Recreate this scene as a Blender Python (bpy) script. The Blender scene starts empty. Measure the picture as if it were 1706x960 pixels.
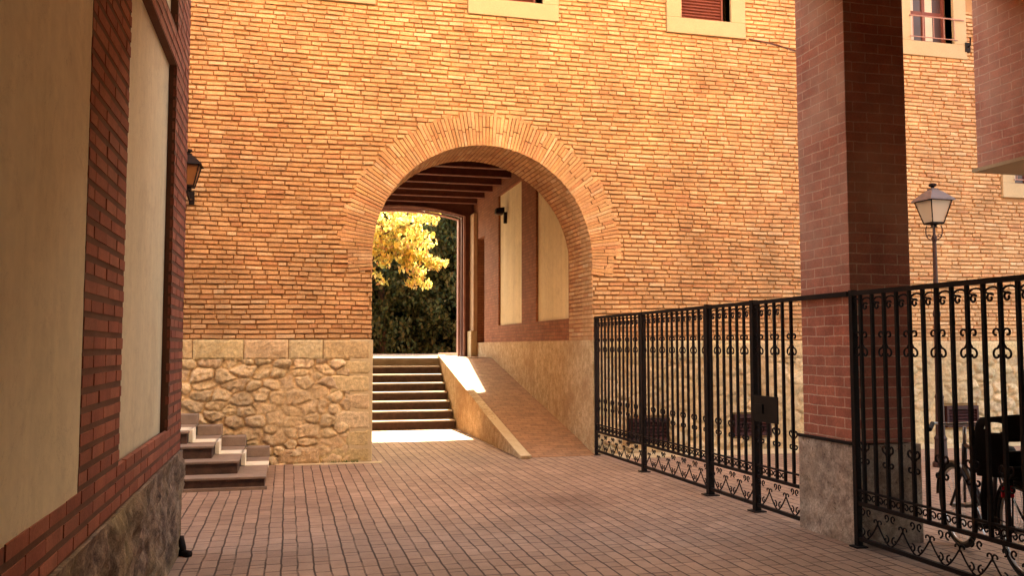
import bpy, bmesh, math, random
import numpy as np
from mathutils import Vector, Matrix, Euler
random.seed(7); rng = np.random.default_rng(7)
R = math.radians
S = bpy.context.scene
COL = S.collection

# ------------------------------------------------------------ camera
cam = bpy.data.cameras.new('camera'); cam.sensor_width = 36; cam.lens = 31.23
cam.clip_start = 0.05; cam.clip_end = 900
camo = bpy.data.objects.new('camera', cam); COL.objects.link(camo)
camo.location = (0, 0, 1.6); camo.rotation_euler = (R(90+3.79), 0, R(-14.15))
S.camera = camo

# ------------------------------------------------------------ world, sun, exposure
SUN_EL, SUN_AZ = 35.7, 5.0          # azimuth from +Y towards +X
w = bpy.data.worlds.new('World'); S.world = w; w.use_nodes = True
nt = w.node_tree; nt.nodes.clear()
sky = nt.nodes.new('ShaderNodeTexSky'); sky.sky_type = 'NISHITA'; sky.sun_disc = False
sky.sun_elevation = R(SUN_EL); sky.sun_rotation = R(SUN_AZ)
sky.dust_density = 3.0; sky.air_density = 1.0; sky.ozone_density = 1.0
bg = nt.nodes.new('ShaderNodeBackground'); bg.inputs['Strength'].default_value = 0.15
wo = nt.nodes.new('ShaderNodeOutputWorld')
nt.links.new(sky.outputs[0], bg.inputs[0]); nt.links.new(bg.outputs[0], wo.inputs[0])
sl = bpy.data.lights.new('sun', 'SUN'); sl.energy = 5.0; sl.angle = R(0.5); sl.color = (1.0, 0.93, 0.82)
so = bpy.data.objects.new('sun', sl); COL.objects.link(so); so.location = (5, 40, 30)
tosun = Vector((math.sin(R(SUN_AZ))*math.cos(R(SUN_EL)), math.cos(R(SUN_AZ))*math.cos(R(SUN_EL)), math.sin(R(SUN_EL))))
so.rotation_euler = tosun.to_track_quat('Z', 'Y').to_euler()
vs = S.view_settings
vs.view_transform = 'Standard'; vs.look = 'None'; vs.gamma = 1; vs.use_curve_mapping = False
vs.exposure = 3.15
vs.use_white_balance = True; vs.white_balance_temperature = 9700; vs.white_balance_tint = 8

# ------------------------------------------------------------ node helpers
class NT:
    def __init__(s, name, rough=0.8, spec=0.3):
        s.m = bpy.data.materials.new(name); s.m.use_nodes = True
        s.t = s.m.node_tree; s.b = s.t.nodes['Principled BSDF']
        s.b.inputs['Roughness'].default_value = rough
        s.b.inputs['Specular IOR Level'].default_value = spec
    def n(s, typ, **kw):
        x = s.t.nodes.new(typ)
        for k, v in kw.items():
            if k in x.inputs: x.inputs[k].default_value = v
            else: setattr(x, k, v)
        return x
    def l(s, a, b): s.t.links.new(a, b)
    def uv(s): return s.n('ShaderNodeUVMap', uv_map='UVMap').outputs[0]
    def pos(s): return s.n('ShaderNodeNewGeometry').outputs['Position']
    def noise(s, vec, scale, detail=4, rough=0.6, dist=0):
        x = s.n('ShaderNodeTexNoise'); x.inputs['Scale'].default_value = scale
        x.inputs['Detail'].default_value = detail; x.inputs['Roughness'].default_value = rough
        x.inputs['Distortion'].default_value = dist
        s.l(vec, x.inputs['Vector']); return x.outputs['Fac']
    def ramp(s, fac, stops):
        x = s.n('ShaderNodeValToRGB'); e = x.color_ramp.elements
        while len(e) < len(stops): e.new(0.5)
        for i, (p, c) in enumerate(stops):
            e[i].position = p; e[i].color = (c, c, c, 1) if isinstance(c, (int, float)) else (*c, 1)
        s.l(fac, x.inputs[0]); return x.outputs[0]
    def mix(s, fac, a, b, mode='MIX'):
        x = s.n('ShaderNodeMix', data_type='RGBA', blend_type=mode)
        for sock, v in ((x.inputs[0], fac), (x.inputs[6], a), (x.inputs[7], b)):
            if isinstance(v, bpy.types.NodeSocket): s.l(v, sock)
            elif isinstance(v, (int, float)): sock.default_value = v
            else: sock.default_value = (*v, 1)
        return x.outputs[2]
    def math(s, op, a, b=0.0, clamp=False):
        x = s.n('ShaderNodeMath', operation=op, use_clamp=clamp)
        for sock, v in ((x.inputs[0], a), (x.inputs[1], b)):
            if isinstance(v, bpy.types.NodeSocket): s.l(v, sock)
            else: sock.default_value = v
        return x.outputs[0]
    def bump(s, h, strength=0.5, dist=0.01, prev=None):
        x = s.n('ShaderNodeBump'); x.inputs['Strength'].default_value = strength
        x.inputs['Distance'].default_value = dist; s.l(h, x.inputs['Height'])
        if prev is not None: s.l(prev, x.inputs['Normal'])
        s.l(x.outputs[0], s.b.inputs['Normal']); return x.outputs[0]
    def col(s, c): s.l(c, s.b.inputs['Base Color'])

def mat_attr(name, rough=0.85, nscale=60, amt=0.35, bs=0.5, bd=0.004, big=(0.85, 1.1)):
    """colour from the per-brick / per-stone attribute, broken up by noise"""
    m = NT(name, rough); p = m.pos()
    a = m.n('ShaderNodeVertexColor', layer_name='Col').outputs[0]
    n1 = m.noise(p, nscale, 5, 0.7); n2 = m.noise(p, 1.1, 4, 0.6); n3 = m.noise(p, 9, 4, 0.6)
    c = m.mix(1.0, a, m.ramp(n1, [(0.3, 1-amt), (0.7, 1+amt*0.4)]), 'MULTIPLY')
    c = m.mix(1.0, c, m.ramp(n2, [(0.3, big[0]), (0.7, big[1])]), 'MULTIPLY')
    c = m.mix(1.0, c, m.ramp(n3, [(0.3, 0.85), (0.7, 1.08)]), 'MULTIPLY')
    mp = m.n('ShaderNodeMapping'); mp.inputs['Scale'].default_value = (3.5, 3.5, 0.22); m.l(p, mp.inputs[0])
    n4 = m.noise(mp.outputs[0], 1, 5, 0.65)
    c = m.mix(1.0, c, m.ramp(n4, [(0.32, 0.84), (0.5, 1.0), (0.68, 1.06)]), 'MULTIPLY')
    n5 = m.noise(p, 130, 2, 0.5)
    c = m.mix(m.ramp(n5, [(0.64, 0.0), (0.70, 0.55)]), c, (0.10, 0.05, 0.03))
    m.col(c); m.bump(n1, bs, bd); return m.m

def mat_plain(name, c1, c2, scale=6, rough=0.8, bs=0.3, bd=0.003, spec=0.3, metal=0.0, fine=80):
    m = NT(name, rough, spec); p = m.pos()
    n1 = m.noise(p, scale, 6, 0.65); n2 = m.noise(p, fine, 3, 0.6)
    c = m.mix(m.ramp(n1, [(0.32, 0.0), (0.68, 1.0)]), c1, c2)
    c = m.mix(1.0, c, m.ramp(n2, [(0.3, 0.88), (0.7, 1.06)]), 'MULTIPLY')
    m.col(c); m.b.inputs['Metallic'].default_value = metal
    if bs: m.bump(n2, bs, bd)
    return m.m

def mat_brick(name, c1, c2, mortar, bw=0.26, rh=0.085, ms=0.006, rough=0.8, bd=0.004, msmooth=0.3):
    m = NT(name, rough); uv = m.uv(); p = m.pos()
    wob = m.n('ShaderNodeTexNoise'); wob.inputs['Scale'].default_value = 7; m.l(p, wob.inputs['Vector'])
    vm = m.n('ShaderNodeVectorMath', operation='MULTIPLY_ADD'); m.l(wob.outputs['Color'], vm.inputs[0])
    vm.inputs[1].default_value = (0.018, 0.018, 0); m.l(uv, vm.inputs[2])
    b = m.n('ShaderNodeTexBrick', offset=0.5); m.l(vm.outputs[0], b.inputs['Vector'])
    b.inputs['Scale'].default_value = 1; b.inputs['Brick Width'].default_value = bw
    b.inputs['Row Height'].default_value = rh; b.inputs['Mortar Size'].default_value = ms
    b.inputs['Mortar Smooth'].default_value = msmooth; b.inputs['Bias'].default_value = -0.1
    b.inputs['Color1'].default_value = (*c1, 1); b.inputs['Color2'].default_value = (*c2, 1)
    b.inputs['Mortar'].default_value = (*mortar, 1)
    n1 = m.noise(p, 55, 5, 0.7); n2 = m.noise(p, 1.6, 5, 0.6)
    c = m.mix(1.0, b.outputs['Color'], m.ramp(n1, [(0.3, 0.66), (0.7, 1.16)]), 'MULTIPLY')
    n6 = m.noise(p, 6, 4, 0.6); c = m.mix(1.0, c, m.ramp(n6, [(0.35, 0.78), (0.65, 1.12)]), 'MULTIPLY')
    # pale lime bloom in patches; stronger higher up to paint in sky glare
    zz = m.n('ShaderNodeSeparateXYZ'); m.l(p, zz.inputs[0])
    zr = m.n('ShaderNodeMapRange'); m.l(zz.outputs[2], zr.inputs[0]); zr.inputs[1].default_value = 1.8; zr.inputs[2].default_value = 2.6; zr.inputs[3].default_value = .15; zr.inputs[4].default_value = 1.0
    c = m.mix(m.math('MULTIPLY', m.ramp(n2, [(0.36, 0.1), (0.66, 0.6)]), zr.outputs[0]), c, mortar)
    m.col(c)
    h = m.math('SUBTRACT', 1.0, b.outputs['Fac']); h2 = m.math('MULTIPLY_ADD', n1, 0.35); m.t.nodes[-1].inputs[2].default_value = 0
    h3 = m.math('ADD', h, h2); m.bump(h3, 0.8, bd); return m.m

# ------------------------------------------------------------ mesh builder
class MB:
    def __init__(s): s.v = []; s.f = []; s.c = []
    def add(s, vs_, fs, c=None):
        o = len(s.v); s.v.extend([tuple(v) for v in vs_])
        for f in fs: s.f.append(tuple(i+o for i in f)); s.c.append(c)
        return s
    def box(s, x0, x1, y0, y1, z0, z1, c=None, jit=0):
        P = [(x, y, z) for x in (x0, x1) for y in (y0, y1) for z in (z0, z1)]
        if jit: P = [tuple(q+random.uniform(-jit, jit) for q in p) for p in P]
        return s.add(P, [(0,1,3,2),(4,6,7,5),(0,4,5,1),(2,3,7,6),(0,2,6,4),(1,5,7,3)], c)
    def prism(s, poly, axis, a, b, c=None):
        """poly of 2D points extruded along axis from a to b (poly in the other two coordinates in xyz order)"""
        n = len(poly)
        def mk(p, t):
            return {0: (t, p[0], p[1]), 1: (p[0], t, p[1]), 2: (p[0], p[1], t)}[axis]
        P = [mk(p, a) for p in poly]+[mk(p, b) for p in poly]
        F = [tuple(range(n)), tuple(range(2*n-1, n-1, -1))]+[(i, i+n, (i+1)%n+n, (i+1)%n) for i in range(n)]
        return s.add(P, F, c)
    def tube(s, pts, r, n=8, closed=False, cap=True, c=None):
        pts = [Vector(p) for p in pts]; m = len(pts); rs = r if hasattr(r, '__len__') else [r]*m
        V = []; prev = None
        for i, p in enumerate(pts):
            if closed: t = pts[(i+1)%m]-pts[i-1]
            else: t = pts[min(i+1, m-1)]-pts[max(i-1, 0)]
            if t.length < 1e-9: t = Vector((0,0,1))
            t.normalize()
            if prev is None:
                u = t.orthogonal().normalized()
            else:
                u = prev-t*prev.dot(t)
                if u.length < 1e-6: u = t.orthogonal()
                u.normalize()
            prev = u; v_ = t.cross(u)
            for k in range(n):
                a = 2*math.pi*k/n+math.pi/n
                V.append(p+(u*math.cos(a)+v_*math.sin(a))*rs[i])
        F = []
        for i in range(m if closed else m-1):
            j = (i+1)%m
            for k in range(n):
                F.append((i*n+k, i*n+(k+1)%n, j*n+(k+1)%n, j*n+k))
        if cap and not closed:
            F.append(tuple(range(n-1, -1, -1))); F.append(tuple((m-1)*n+k for k in range(n)))
        return s.add(V, F, c)
    def lathe(s, prof, cx, cy, n=16, sq=False, c=None):
        V = []; F = []; m = len(prof)
        for r_, z in prof:
            for k in range(n):
                a = 2*math.pi*(k+0.5)/n; V.append((cx+r_*math.cos(a), cy+r_*math.sin(a), z))
        for i in range(m-1):
            for k in range(n): F.append((i*n+k, i*n+(k+1)%n, (i+1)*n+(k+1)%n, (i+1)*n+k))
        F.append(tuple(range(n-1, -1, -1))); F.append(tuple((m-1)*n+k for k in range(n)))
        return s.add(V, F, c)

def finish(o, label=None, cat=None, group=None, kind=None):
    if label: o['label'] = label
    if cat: o['category'] = cat
    if group: o['group'] = group
    if kind: o['kind'] = kind
    return o

def obj(name, mb, mat, parent=None, bevel=0, smooth=False, origin=None, fixn=True):
    me = bpy.data.meshes.new(name)
    V = np.array(mb.v, dtype=float)
    me.from_pydata([tuple(v) for v in V], [], mb.f); me.update()
    if fixn:
        bm = bmesh.new(); bm.from_mesh(me); bmesh.ops.recalc_face_normals(bm, faces=bm.faces)
        bm.to_mesh(me); bm.free()
    # box-projected uv in metres
    nl = len(me.loops); uvl = me.uv_layers.new(name='UVMap')
    vi = np.empty(nl, dtype=np.int32); me.loops.foreach_get('vertex_index', vi)
    nf = len(me.polygons); lt = np.empty(nf, dtype=np.int32); me.polygons.foreach_get('loop_total', lt)
    nn = np.empty(nf*3); me.polygons.foreach_get('normal', nn); nn = np.abs(nn.reshape(-1, 3))
    dom = np.repeat(np.argmax(nn, axis=1), lt); co = np.empty(len(me.vertices)*3); me.vertices.foreach_get('co', co)
    co = co.reshape(-1, 3)[vi]
    u = np.where(dom == 0, co[:, 1], co[:, 0]); v = np.where(dom == 2, co[:, 1], co[:, 2])
    uvl.data.foreach_set('uv', np.stack([u, v], 1).ravel())
    if any(c is not None for c in mb.c):
        ca = me.color_attributes.new('Col', 'FLOAT_COLOR', 'CORNER')
        cc = np.array([(*(c if c is not None else (0.5, 0.5, 0.5)), 1) for c in mb.c])
        ca.data.foreach_set('color', np.repeat(cc, lt, axis=0).ravel())
    base = Vector((0, 0, 0))
    if parent is not None:
        p = parent
        while p is not None: base += p.location; p = p.parent
    org = Vector(origin) if origin is not None else (V.min(0)+V.max(0))/2
    org = Vector(org)
    if origin is None: org.z = V[:, 2].min()
    me.transform(Matrix.Translation(-org))
    me.materials.append(mat)
    if smooth: me.polygons.foreach_set('use_smooth', [True]*nf)
    o = bpy.data.objects.new(name, me); COL.objects.link(o); o.location = org-base
    if parent is not None: o.parent = parent
    if bevel:
        b = o.modifiers.new('bevel', 'BEVEL'); b.width = bevel; b.segments = 2; b.limit_method = 'ANGLE'
    return o

def thing(name, loc, label, cat, group=None):
    o = bpy.data.objects.new(name, None); COL.objects.link(o); o.location = loc
    return finish(o, label, cat, group)

def copy_part(o, parent, dloc):
    c = o.copy(); COL.objects.link(c); c.parent = parent; c.location = o.location+Vector(dloc)
    for ch in list(o.children): copy_part(ch, c, (0, 0, 0))
    return c

# ------------------------------------------------------------ materials
def jc(c, a=0.12):
    k = 1+random.uniform(-a, a)
    return (c[0]*k, c[1]*k*(1+random.uniform(-.05, .05)), c[2]*k)
OCH = [((0.66, 0.38, 0.20), 5), ((0.68, 0.41, 0.225), 4), ((0.645, 0.355, 0.18), 4), ((0.60, 0.30, 0.155), 2), ((0.72, 0.48, 0.29), 1)]
OCHL = [c for c, k in OCH for _ in range(k)]
REDL = [(0.42, 0.13, 0.085), (0.39, 0.115, 0.075), (0.44, 0.145, 0.095), (0.37, 0.105, 0.07)]
M = {}
M['ochre_brick'] = mat_attr('ochre_brick', nscale=45, amt=0.3, bs=0.6, bd=0.006, big=(0.74, 1.14))
M['mortar'] = mat_plain('mortar', (0.40, 0.22, 0.105), (0.30, 0.155, 0.075), 3, 0.95)
M['red_brick'] = mat_attr('red_brick', nscale=70, amt=0.25, bs=0.3, bd=0.002)
M['dark_mortar'] = mat_plain('dark_mortar', (0.14, 0.06, 0.04), (0.2, 0.09, 0.06), 3, 0.95)
M['pillar_brick'] = mat_brick('pillar_brick', (0.50, 0.145, 0.09), (0.41, 0.11, 0.07), (0.62, 0.38, 0.28))
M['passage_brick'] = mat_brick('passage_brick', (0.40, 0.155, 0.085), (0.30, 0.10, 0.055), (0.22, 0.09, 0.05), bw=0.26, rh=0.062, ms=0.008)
M['ramp_brick'] = mat_brick('ramp_brick', (0.42, 0.22, 0.12), (0.34, 0.17, 0.095), (0.24, 0.12, 0.07), bw=0.21, rh=0.105, ms=0.006)
M['stone'] = mat_attr('stone', nscale=22, amt=0.38, bs=0.9, bd=0.012)

def mat_plaster():
    m = NT('cream_plaster', 0.75, 0.25); p = m.pos()
    n1 = m.noise(p, 0.9, 5, 0.6); n2 = m.noise(p, 14, 5, 0.6)
    c = m.mix(m.ramp(n1, [(0.3, 0.0), (0.7, 1.0)]), (0.76, 0.65, 0.44), (0.85, 0.74, 0.53))
    c = m.mix(1.0, c, m.ramp(n2, [(0.3, 0.93), (0.7, 1.04)]), 'MULTIPLY')
    # rain streaks: noise stretched vertically
    mp = m.n('ShaderNodeMapping'); mp.inputs['Scale'].default_value = (5, 5, 0.25); m.l(p, mp.inputs[0])
    n3 = m.noise(mp.outputs[0], 1, 4, 0.6)
    c = m.mix(1.0, c, m.ramp(n3, [(0.35, 0.92), (0.65, 1.03)]), 'MULTIPLY')
    n4 = m.noise(p, 2.6, 7, 0.75, 0.8)
    c = m.mix(m.ramp(n4, [(0.52, 0.0), (0.72, 0.35)]), c, (0.46, 0.36, 0.23))
    cr_ = m.noise(p, 1.3, 8, 0.7, 1.5)
    c = m.mix(m.ramp(cr_, [(0.496, 0.0), (0.5, 0.45), (0.504, 0.0)]), c, (0.35, 0.26, 0.16))
    m.col(c); m.bump(n2, 0.35, 0.006); return m.m
M['plaster'] = mat_plaster()
M['surround'] = mat_plain('surround_plaster', (0.41, 0.30, 0.175), (0.46, 0.34, 0.205), 2, 0.7, 0.15)
M['pale_render'] = mat_plain('pale_render', (0.56, 0.45, 0.35), (0.62, 0.51, 0.40), 2, 0.8, 0.15)

def mat_stained():
    m = NT('stained_stone', 0.85); p = m.pos()
    n1 = m.noise(p, 2.2, 6, 0.65, 0.6); n2 = m.noise(p, 30, 5, 0.7)
    mp = m.n('ShaderNodeMapping'); mp.inputs['Scale'].default_value = (6, 6, 0.5); m.l(p, mp.inputs[0])
    n3 = m.noise(mp.outputs[0], 1.2, 4, 0.6)
    c = m.mix(m.ramp(n1, [(0.3, 0.0), (0.7, 1.0)]), (0.48, 0.34, 0.20), (0.66, 0.50, 0.32))
    c = m.mix(m.ramp(n3, [(0.5, 0.0), (0.72, 0.6)]), c, (0.30, 0.19, 0.11))
    c = m.mix(1.0, c, m.ramp(n2, [(0.3, 0.8), (0.7, 1.08)]), 'MULTIPLY')
    m.col(c); m.bump(n2, 0.6, 0.008); return m.m


def mat_granite(name, a, b, d):
    m = NT(name, 0.8); p = m.pos()
    n1 = m.noise(p, 7, 8, 0.78, 0.15); n2 = m.noise(p, 45, 6, 0.8); n3 = m.noise(p, 1.7, 5, 0.6)
    c = m.mix(m.ramp(n1, [(0.40, 0.0), (0.60, 1.0)]), a, b)
    c = m.mix(m.ramp(n3, [(0.45, 0.0), (0.7, 0.8)]), c, d)
    c = m.mix(1.0, c, m.ramp(n2, [(0.34, 0.6), (0.62, 1.15)]), 'MULTIPLY')
    pit = m.noise(p, 26, 2, 0.5)
    c = m.mix(m.ramp(pit, [(0.66, 0.0), (0.70, 0.7)]), c, (0.10, 0.06, 0.04))
    m.col(c); m.bump(n2, 0.6, 0.012); return m.m
M['stained_stone'] = mat_granite('pitted_stone', (0.46, 0.31, 0.17), (0.70, 0.54, 0.35), (0.42, 0.25, 0.13))
M['granite'] = mat_granite('granite', (0.11, 0.065, 0.055), (0.42, 0.29, 0.21), (0.28, 0.20, 0.10))
M['pillar_stone'] = mat_granite('pillar_stone', (0.26, 0.18, 0.14), (0.60, 0.46, 0.36), (0.46, 0.32, 0.23))
M['iron'] = mat_plain('black_iron', (0.010, 0.006, 0.006), (0.018, 0.010, 0.009), 20, 0.7, 0.2, 0.001, 0.15)
M['iron_red'] = mat_plain('rusty_iron', (0.05, 0.015, 0.012), (0.03, 0.012, 0.01), 15, 0.6, 0.2, 0.001, 0.4)
M['stoop_tread'] = mat_plain('stoop_stone', (0.32, 0.235, 0.185), (0.24, 0.17, 0.135), 7, 0.75, 0.4, 0.004)
M['dark_wood'] = mat_plain('dark_red_wood', (0.14, 0.045, 0.03), (0.09, 0.03, 0.022), 8, 0.6)
M['wood_edge'] = mat_plain('pale_red_paint', (0.42, 0.22, 0.18), (0.34, 0.16, 0.13), 8, 0.6)
M['shutter'] = mat_plain('red_shutter_paint', (0.20, 0.055, 0.038), (0.15, 0.042, 0.03), 10, 0.6, 0.1)
M['vent_red'] = mat_plain('dark_red_vent_paint', (0.045, 0.008, 0.008), (0.03, 0.006, 0.006), 10, 0.6, 0.1)
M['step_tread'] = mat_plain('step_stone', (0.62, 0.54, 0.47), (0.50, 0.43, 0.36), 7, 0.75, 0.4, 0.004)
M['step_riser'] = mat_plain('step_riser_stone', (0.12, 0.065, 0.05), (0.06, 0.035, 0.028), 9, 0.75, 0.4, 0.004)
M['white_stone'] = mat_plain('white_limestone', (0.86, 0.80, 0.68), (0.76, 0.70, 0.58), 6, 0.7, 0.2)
M['pale_stone'] = mat_plain('pale_limestone', (0.60, 0.47, 0.30), (0.50, 0.38, 0.23), 5, 0.8, 0.5, 0.005)
M['kerb_stone'] = mat_plain('kerb_stone', (0.52, 0.33, 0.20), (0.42, 0.25, 0.15), 5, 0.8, 0.5, 0.005)
M['slate'] = mat_plain('painted_cap', (0.12, 0.09, 0.09), (0.09, 0.065, 0.065), 9, 0.5, 0.1)
M['rubber'] = mat_plain('rubber', (0.015, 0.013, 0.013), (0.022, 0.018, 0.017), 20, 0.65, 0.2)
M['black_plastic'] = mat_plain('black_plastic', (0.006, 0.004, 0.004), (0.009, 0.006, 0.006), 20, 0.6, 0.1, 0.001, 0.15)
M['chrome'] = mat_plain('worn_steel', (0.5, 0.48, 0.46), (0.35, 0.33, 0.32), 20, 0.3, 0.1, 0.001, 0.5, 1.0)
M['bike_paint'] = mat_plain('dark_bike_paint', (0.03, 0.016, 0.016), (0.04, 0.02, 0.018), 20, 0.35, 0, 0, 0.5)
M['reflector'] = mat_plain('red_reflector', (0.75, 0.02, 0.05), (0.6, 0.02, 0.04), 20, 0.2, 0, 0, 0.6)
M['bark'] = mat_plain('bark', (0.10, 0.07, 0.045), (0.06, 0.04, 0.03), 12, 0.9, 0.8, 0.02)
M['roof_tile'] = mat_plain('clay_roof', (0.35, 0.16, 0.09), (0.28, 0.12, 0.07), 4, 0.85, 0.6, 0.02)
def mat_glass(name, c, rough, alpha=0.55):
    m = NT(name, rough, 0.5); m.b.inputs['Base Color'].default_value = (*c, 1)
    m.b.inputs['Transmission Weight'].default_value = alpha; return m.m
M['lamp_glass'] = mat_glass('frosted_lamp_glass', (0.62, 0.52, 0.42), 0.45, 0.35)
M['amber_glass'] = mat_glass('amber_lamp_glass', (0.26, 0.11, 0.045), 0.4, 0.25)
M['clear_glass'] = mat_glass('clear_glass', (0.85, 0.85, 0.85), 0.05, 0.85)
M['dark_glass'] = mat_glass('window_glass', (0.06, 0.025, 0.02), 0.45, 0.0)

def mat_leaf(name, cols, trans=0.4):
    m = NT(name, 0.6, 0.2)
    a = m.n('ShaderNodeVertexColor', layer_name='Col').outputs[0]
    m.col(a)
    tr = m.n('ShaderNodeBsdfTranslucent'); m.l(a, tr.inputs[0])
    mx = m.n('ShaderNodeMixShader'); mx.inputs[0].default_value = trans
    out = [x for x in m.t.nodes if x.type == 'OUTPUT_MATERIAL'][0]
    m.l(m.b.outputs[0], mx.inputs[1]); m.l(tr.outputs[0], mx.inputs[2]); m.l(mx.outputs[0], out.inputs[0])
    return m.m
M['leaf_yellow'] = mat_leaf('yellow_leaves', None, 0.55)
M['leaf_dark'] = mat_leaf('dark_leaves', None, 0.12)

def mat_pavers():
    m = NT('clay_pavers', 0.72, 0.35); uv = m.uv(); p = m.pos()
    sp = m.n('ShaderNodeSeparateXYZ'); m.l(p, sp.inputs[0])
    wob = m.n('ShaderNodeTexNoise'); wob.inputs['Scale'].default_value = 3.0; wob.inputs['Detail'].default_value = 3; m.l(p, wob.inputs['Vector'])
    def wobbled(src, amp):
        vm = m.n('ShaderNodeVectorMath', operation='MULTIPLY_ADD'); m.l(wob.outputs['Color'], vm.inputs[0])
        vm.inputs[1].default_value = (amp, amp, 0); m.l(src, vm.inputs[2]); return vm.outputs[0]
    cb = m.n('ShaderNodeCombineXYZ'); m.l(sp.outputs[1], cb.inputs[0]); m.l(sp.outputs[0], cb.inputs[1])
    vec = wobbled(cb.outputs[0], 0.03)
    def brick(bw, rh, ms, off, c1, c2):
        b = m.n('ShaderNodeTexBrick', offset=off); m.l(vec, b.inputs['Vector'])
        b.inputs['Scale'].default_value = 1; b.inputs['Brick Width'].default_value = bw
        b.inputs['Row Height'].default_value = rh; b.inputs['Mortar Size'].default_value = ms
        b.inputs['Mortar Smooth'].default_value = 0.4; b.inputs['Bias'].default_value = 0
        b.inputs['Color1'].default_value = (*c1, 1); b.inputs['Color2'].default_value = (*c2, 1)
        b.inputs['Mortar'].default_value = (0, 0, 0, 1); return b
    A = brick(50.0, 0.23, 0.0075, 0.5, (1, 1, 1), (1, 1, 1))
    B = brick(0.23, 0.115, 0.0075, 0.37, (0.47, 0.30, 0.215), (0.38, 0.235, 0.17))
    C = brick(0.46, 0.23, 0.008, 0.5, (1, 1, 1), (0.86, 0.86, 0.86))
    n0 = m.noise(p, 5.0, 3, 0.5); n1 = m.noise(p, 60, 5, 0.7); n2 = m.noise(p, 0.6, 5, 0.6); n3 = m.noise(p, 9, 4, 0.6)
    bf = m.math('MULTIPLY', B.outputs['Fac'], m.ramp(n0, [(0.42, 0.45), (0.58, 1.0)]))
    j = m.math('MAXIMUM', m.math('MAXIMUM', A.outputs['Fac'], bf), m.math('MULTIPLY', C.outputs['Fac'], 0.9))
    cB = m.n('ShaderNodeTexBrick', offset=0.37)
    base = m.mix(B.outputs['Fac'], B.outputs['Color'], (0.39, 0.245, 0.175))
    base = m.mix(1.0, base, m.mix(C.outputs['Fac'], C.outputs['Color'], (1, 1, 1)), 'MULTIPLY')
    c = m.mix(1.0, base, m.ramp(n1, [(0.3, 0.82), (0.7, 1.08)]), 'MULTIPLY')
    c = m.mix(1.0, c, m.ramp(n2, [(0.3, 0.74), (0.7, 1.14)]), 'MULTIPLY')
    c = m.mix(1.0, c, m.ramp(n3, [(0.3, 0.86), (0.7, 1.07)]), 'MULTIPLY')
    # damp oil stain
    sb = m.n('ShaderNodeVectorMath', operation='SUBTRACT'); m.l(p, sb.inputs[0]); sb.inputs[1].default_value = (2.9, 9.0, 0)
    sc = m.n('ShaderNodeVectorMath', operation='MULTIPLY'); m.l(sb.outputs[0], sc.inputs[0]); sc.inputs[1].default_value = (1.2, 1.7, 1)
    ln = m.n('ShaderNodeVectorMath', operation='LENGTH'); m.l(sc.outputs[0], ln.inputs[0])
    d = m.math('ADD', ln.outputs['Value'], m.math('MULTIPLY', m.math('SUBTRACT', n3, 0.5), 0.9))
    c = m.mix(m.ramp(d, [(0.2, 0.55), (0.95, 0.0)]), c, (0.10, 0.045, 0.03))
    c = m.mix(m.math('MULTIPLY', j, 0.92), c, (0.05, 0.026, 0.02))
    m.col(c)
    h = m.math('ADD', m.math('SUBTRACT', 1.0, j), m.math('MULTIPLY', n1, 0.25))
    m.bump(h, 0.9, 0.006); return m.m
M['pavers'] = mat_pavers()
M['earth'] = mat_plain('earth', (0.20, 0.14, 0.09), (0.14, 0.10, 0.06), 1.5, 0.95, 0.6, 0.02)
M['gravel'] = mat_plain('pale_gravel', (0.42, 0.36, 0.28), (0.33, 0.28, 0.21), 3, 0.95, 0.6, 0.02)

# ------------------------------------------------------------ key dimensions
FY = 12.65                  # facade plane
AX0, AX1, SPR = 1.14, 4.43, 2.92
ACX = (AX0+AX1)/2; AR = (AX1-AX0)/2
WZ = 1.70                   # top of stone base
EY = 21.9                   # far end of the passage
TOPZ = 1.36                 # level beyond the stairs

# ------------------------------------------------------------ ground
def sheet(x0, x1, y0, y1, z, nx=1, ny=1):
    mb = MB(); V = []; F = []
    for j in range(ny+1):
        for i in range(nx+1):
            V.append((x0+(x1-x0)*i/nx, y0+(y1-y0)*j/ny, z))
    for j in range(ny):
        for i in range(nx): a = j*(nx+1)+i; F.append((a, a+1, a+nx+2, a+nx+1))
    return mb.add(V, F)
finish(obj('ground', sheet(-300, 300, -300, 19.4, -0.012), M['earth']), kind='structure')
finish(obj('pavement', sheet(-14, 30, -12, FY+0.4, 0.0), M['pavers']), kind='structure')
finish(obj('passage_floor', sheet(AX0-0.02, AX1+0.02, FY+0.4, 17.3, 0.0), M['pavers']), kind='structure')
mb = sheet(-300, 300, 19.4, 500, TOPZ-0.004)
mb.add([(-300, 19.4, TOPZ-0.004), (300, 19.4, TOPZ-0.004), (300, 19.4, -0.012), (-300, 19.4, -0.012)], [(0, 1, 2, 3)])
finish(obj('upper_ground', mb, M['gravel']), kind='structure')

# ------------------------------------------------------------ the arched building
B = thing('arched_building', (ACX, FY, 0), 'long ochre brick building with a round archway and rough stone base', 'building')

def arch_pts(n=40, r=AR, cx=ACX, z=SPR):
    return [(cx-r*math.cos(math.pi*i/n), z+r*math.sin(math.pi*i/n)) for i in range(n+1)]

def grid_wall(mb, x0, x1, z0, z1, holes, y0, y1):
    xs = sorted({x0, x1, *[h[0] for h in holes], *[h[1] for h in holes]}); zs = sorted({z0, z1, *[h[2] for h in holes], *[h[3] for h in holes]})
    for i in range(len(xs)-1):
        for j in range(len(zs)-1):
            cx, cz = (xs[i]+xs[i+1])/2, (zs[j]+zs[j+1])/2
            if any(h[0] < cx < h[1] and h[2] < cz < h[3] for h in holes): continue
            mb.box(xs[i], xs[i+1], y0, y1, zs[j], zs[j+1])
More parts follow.
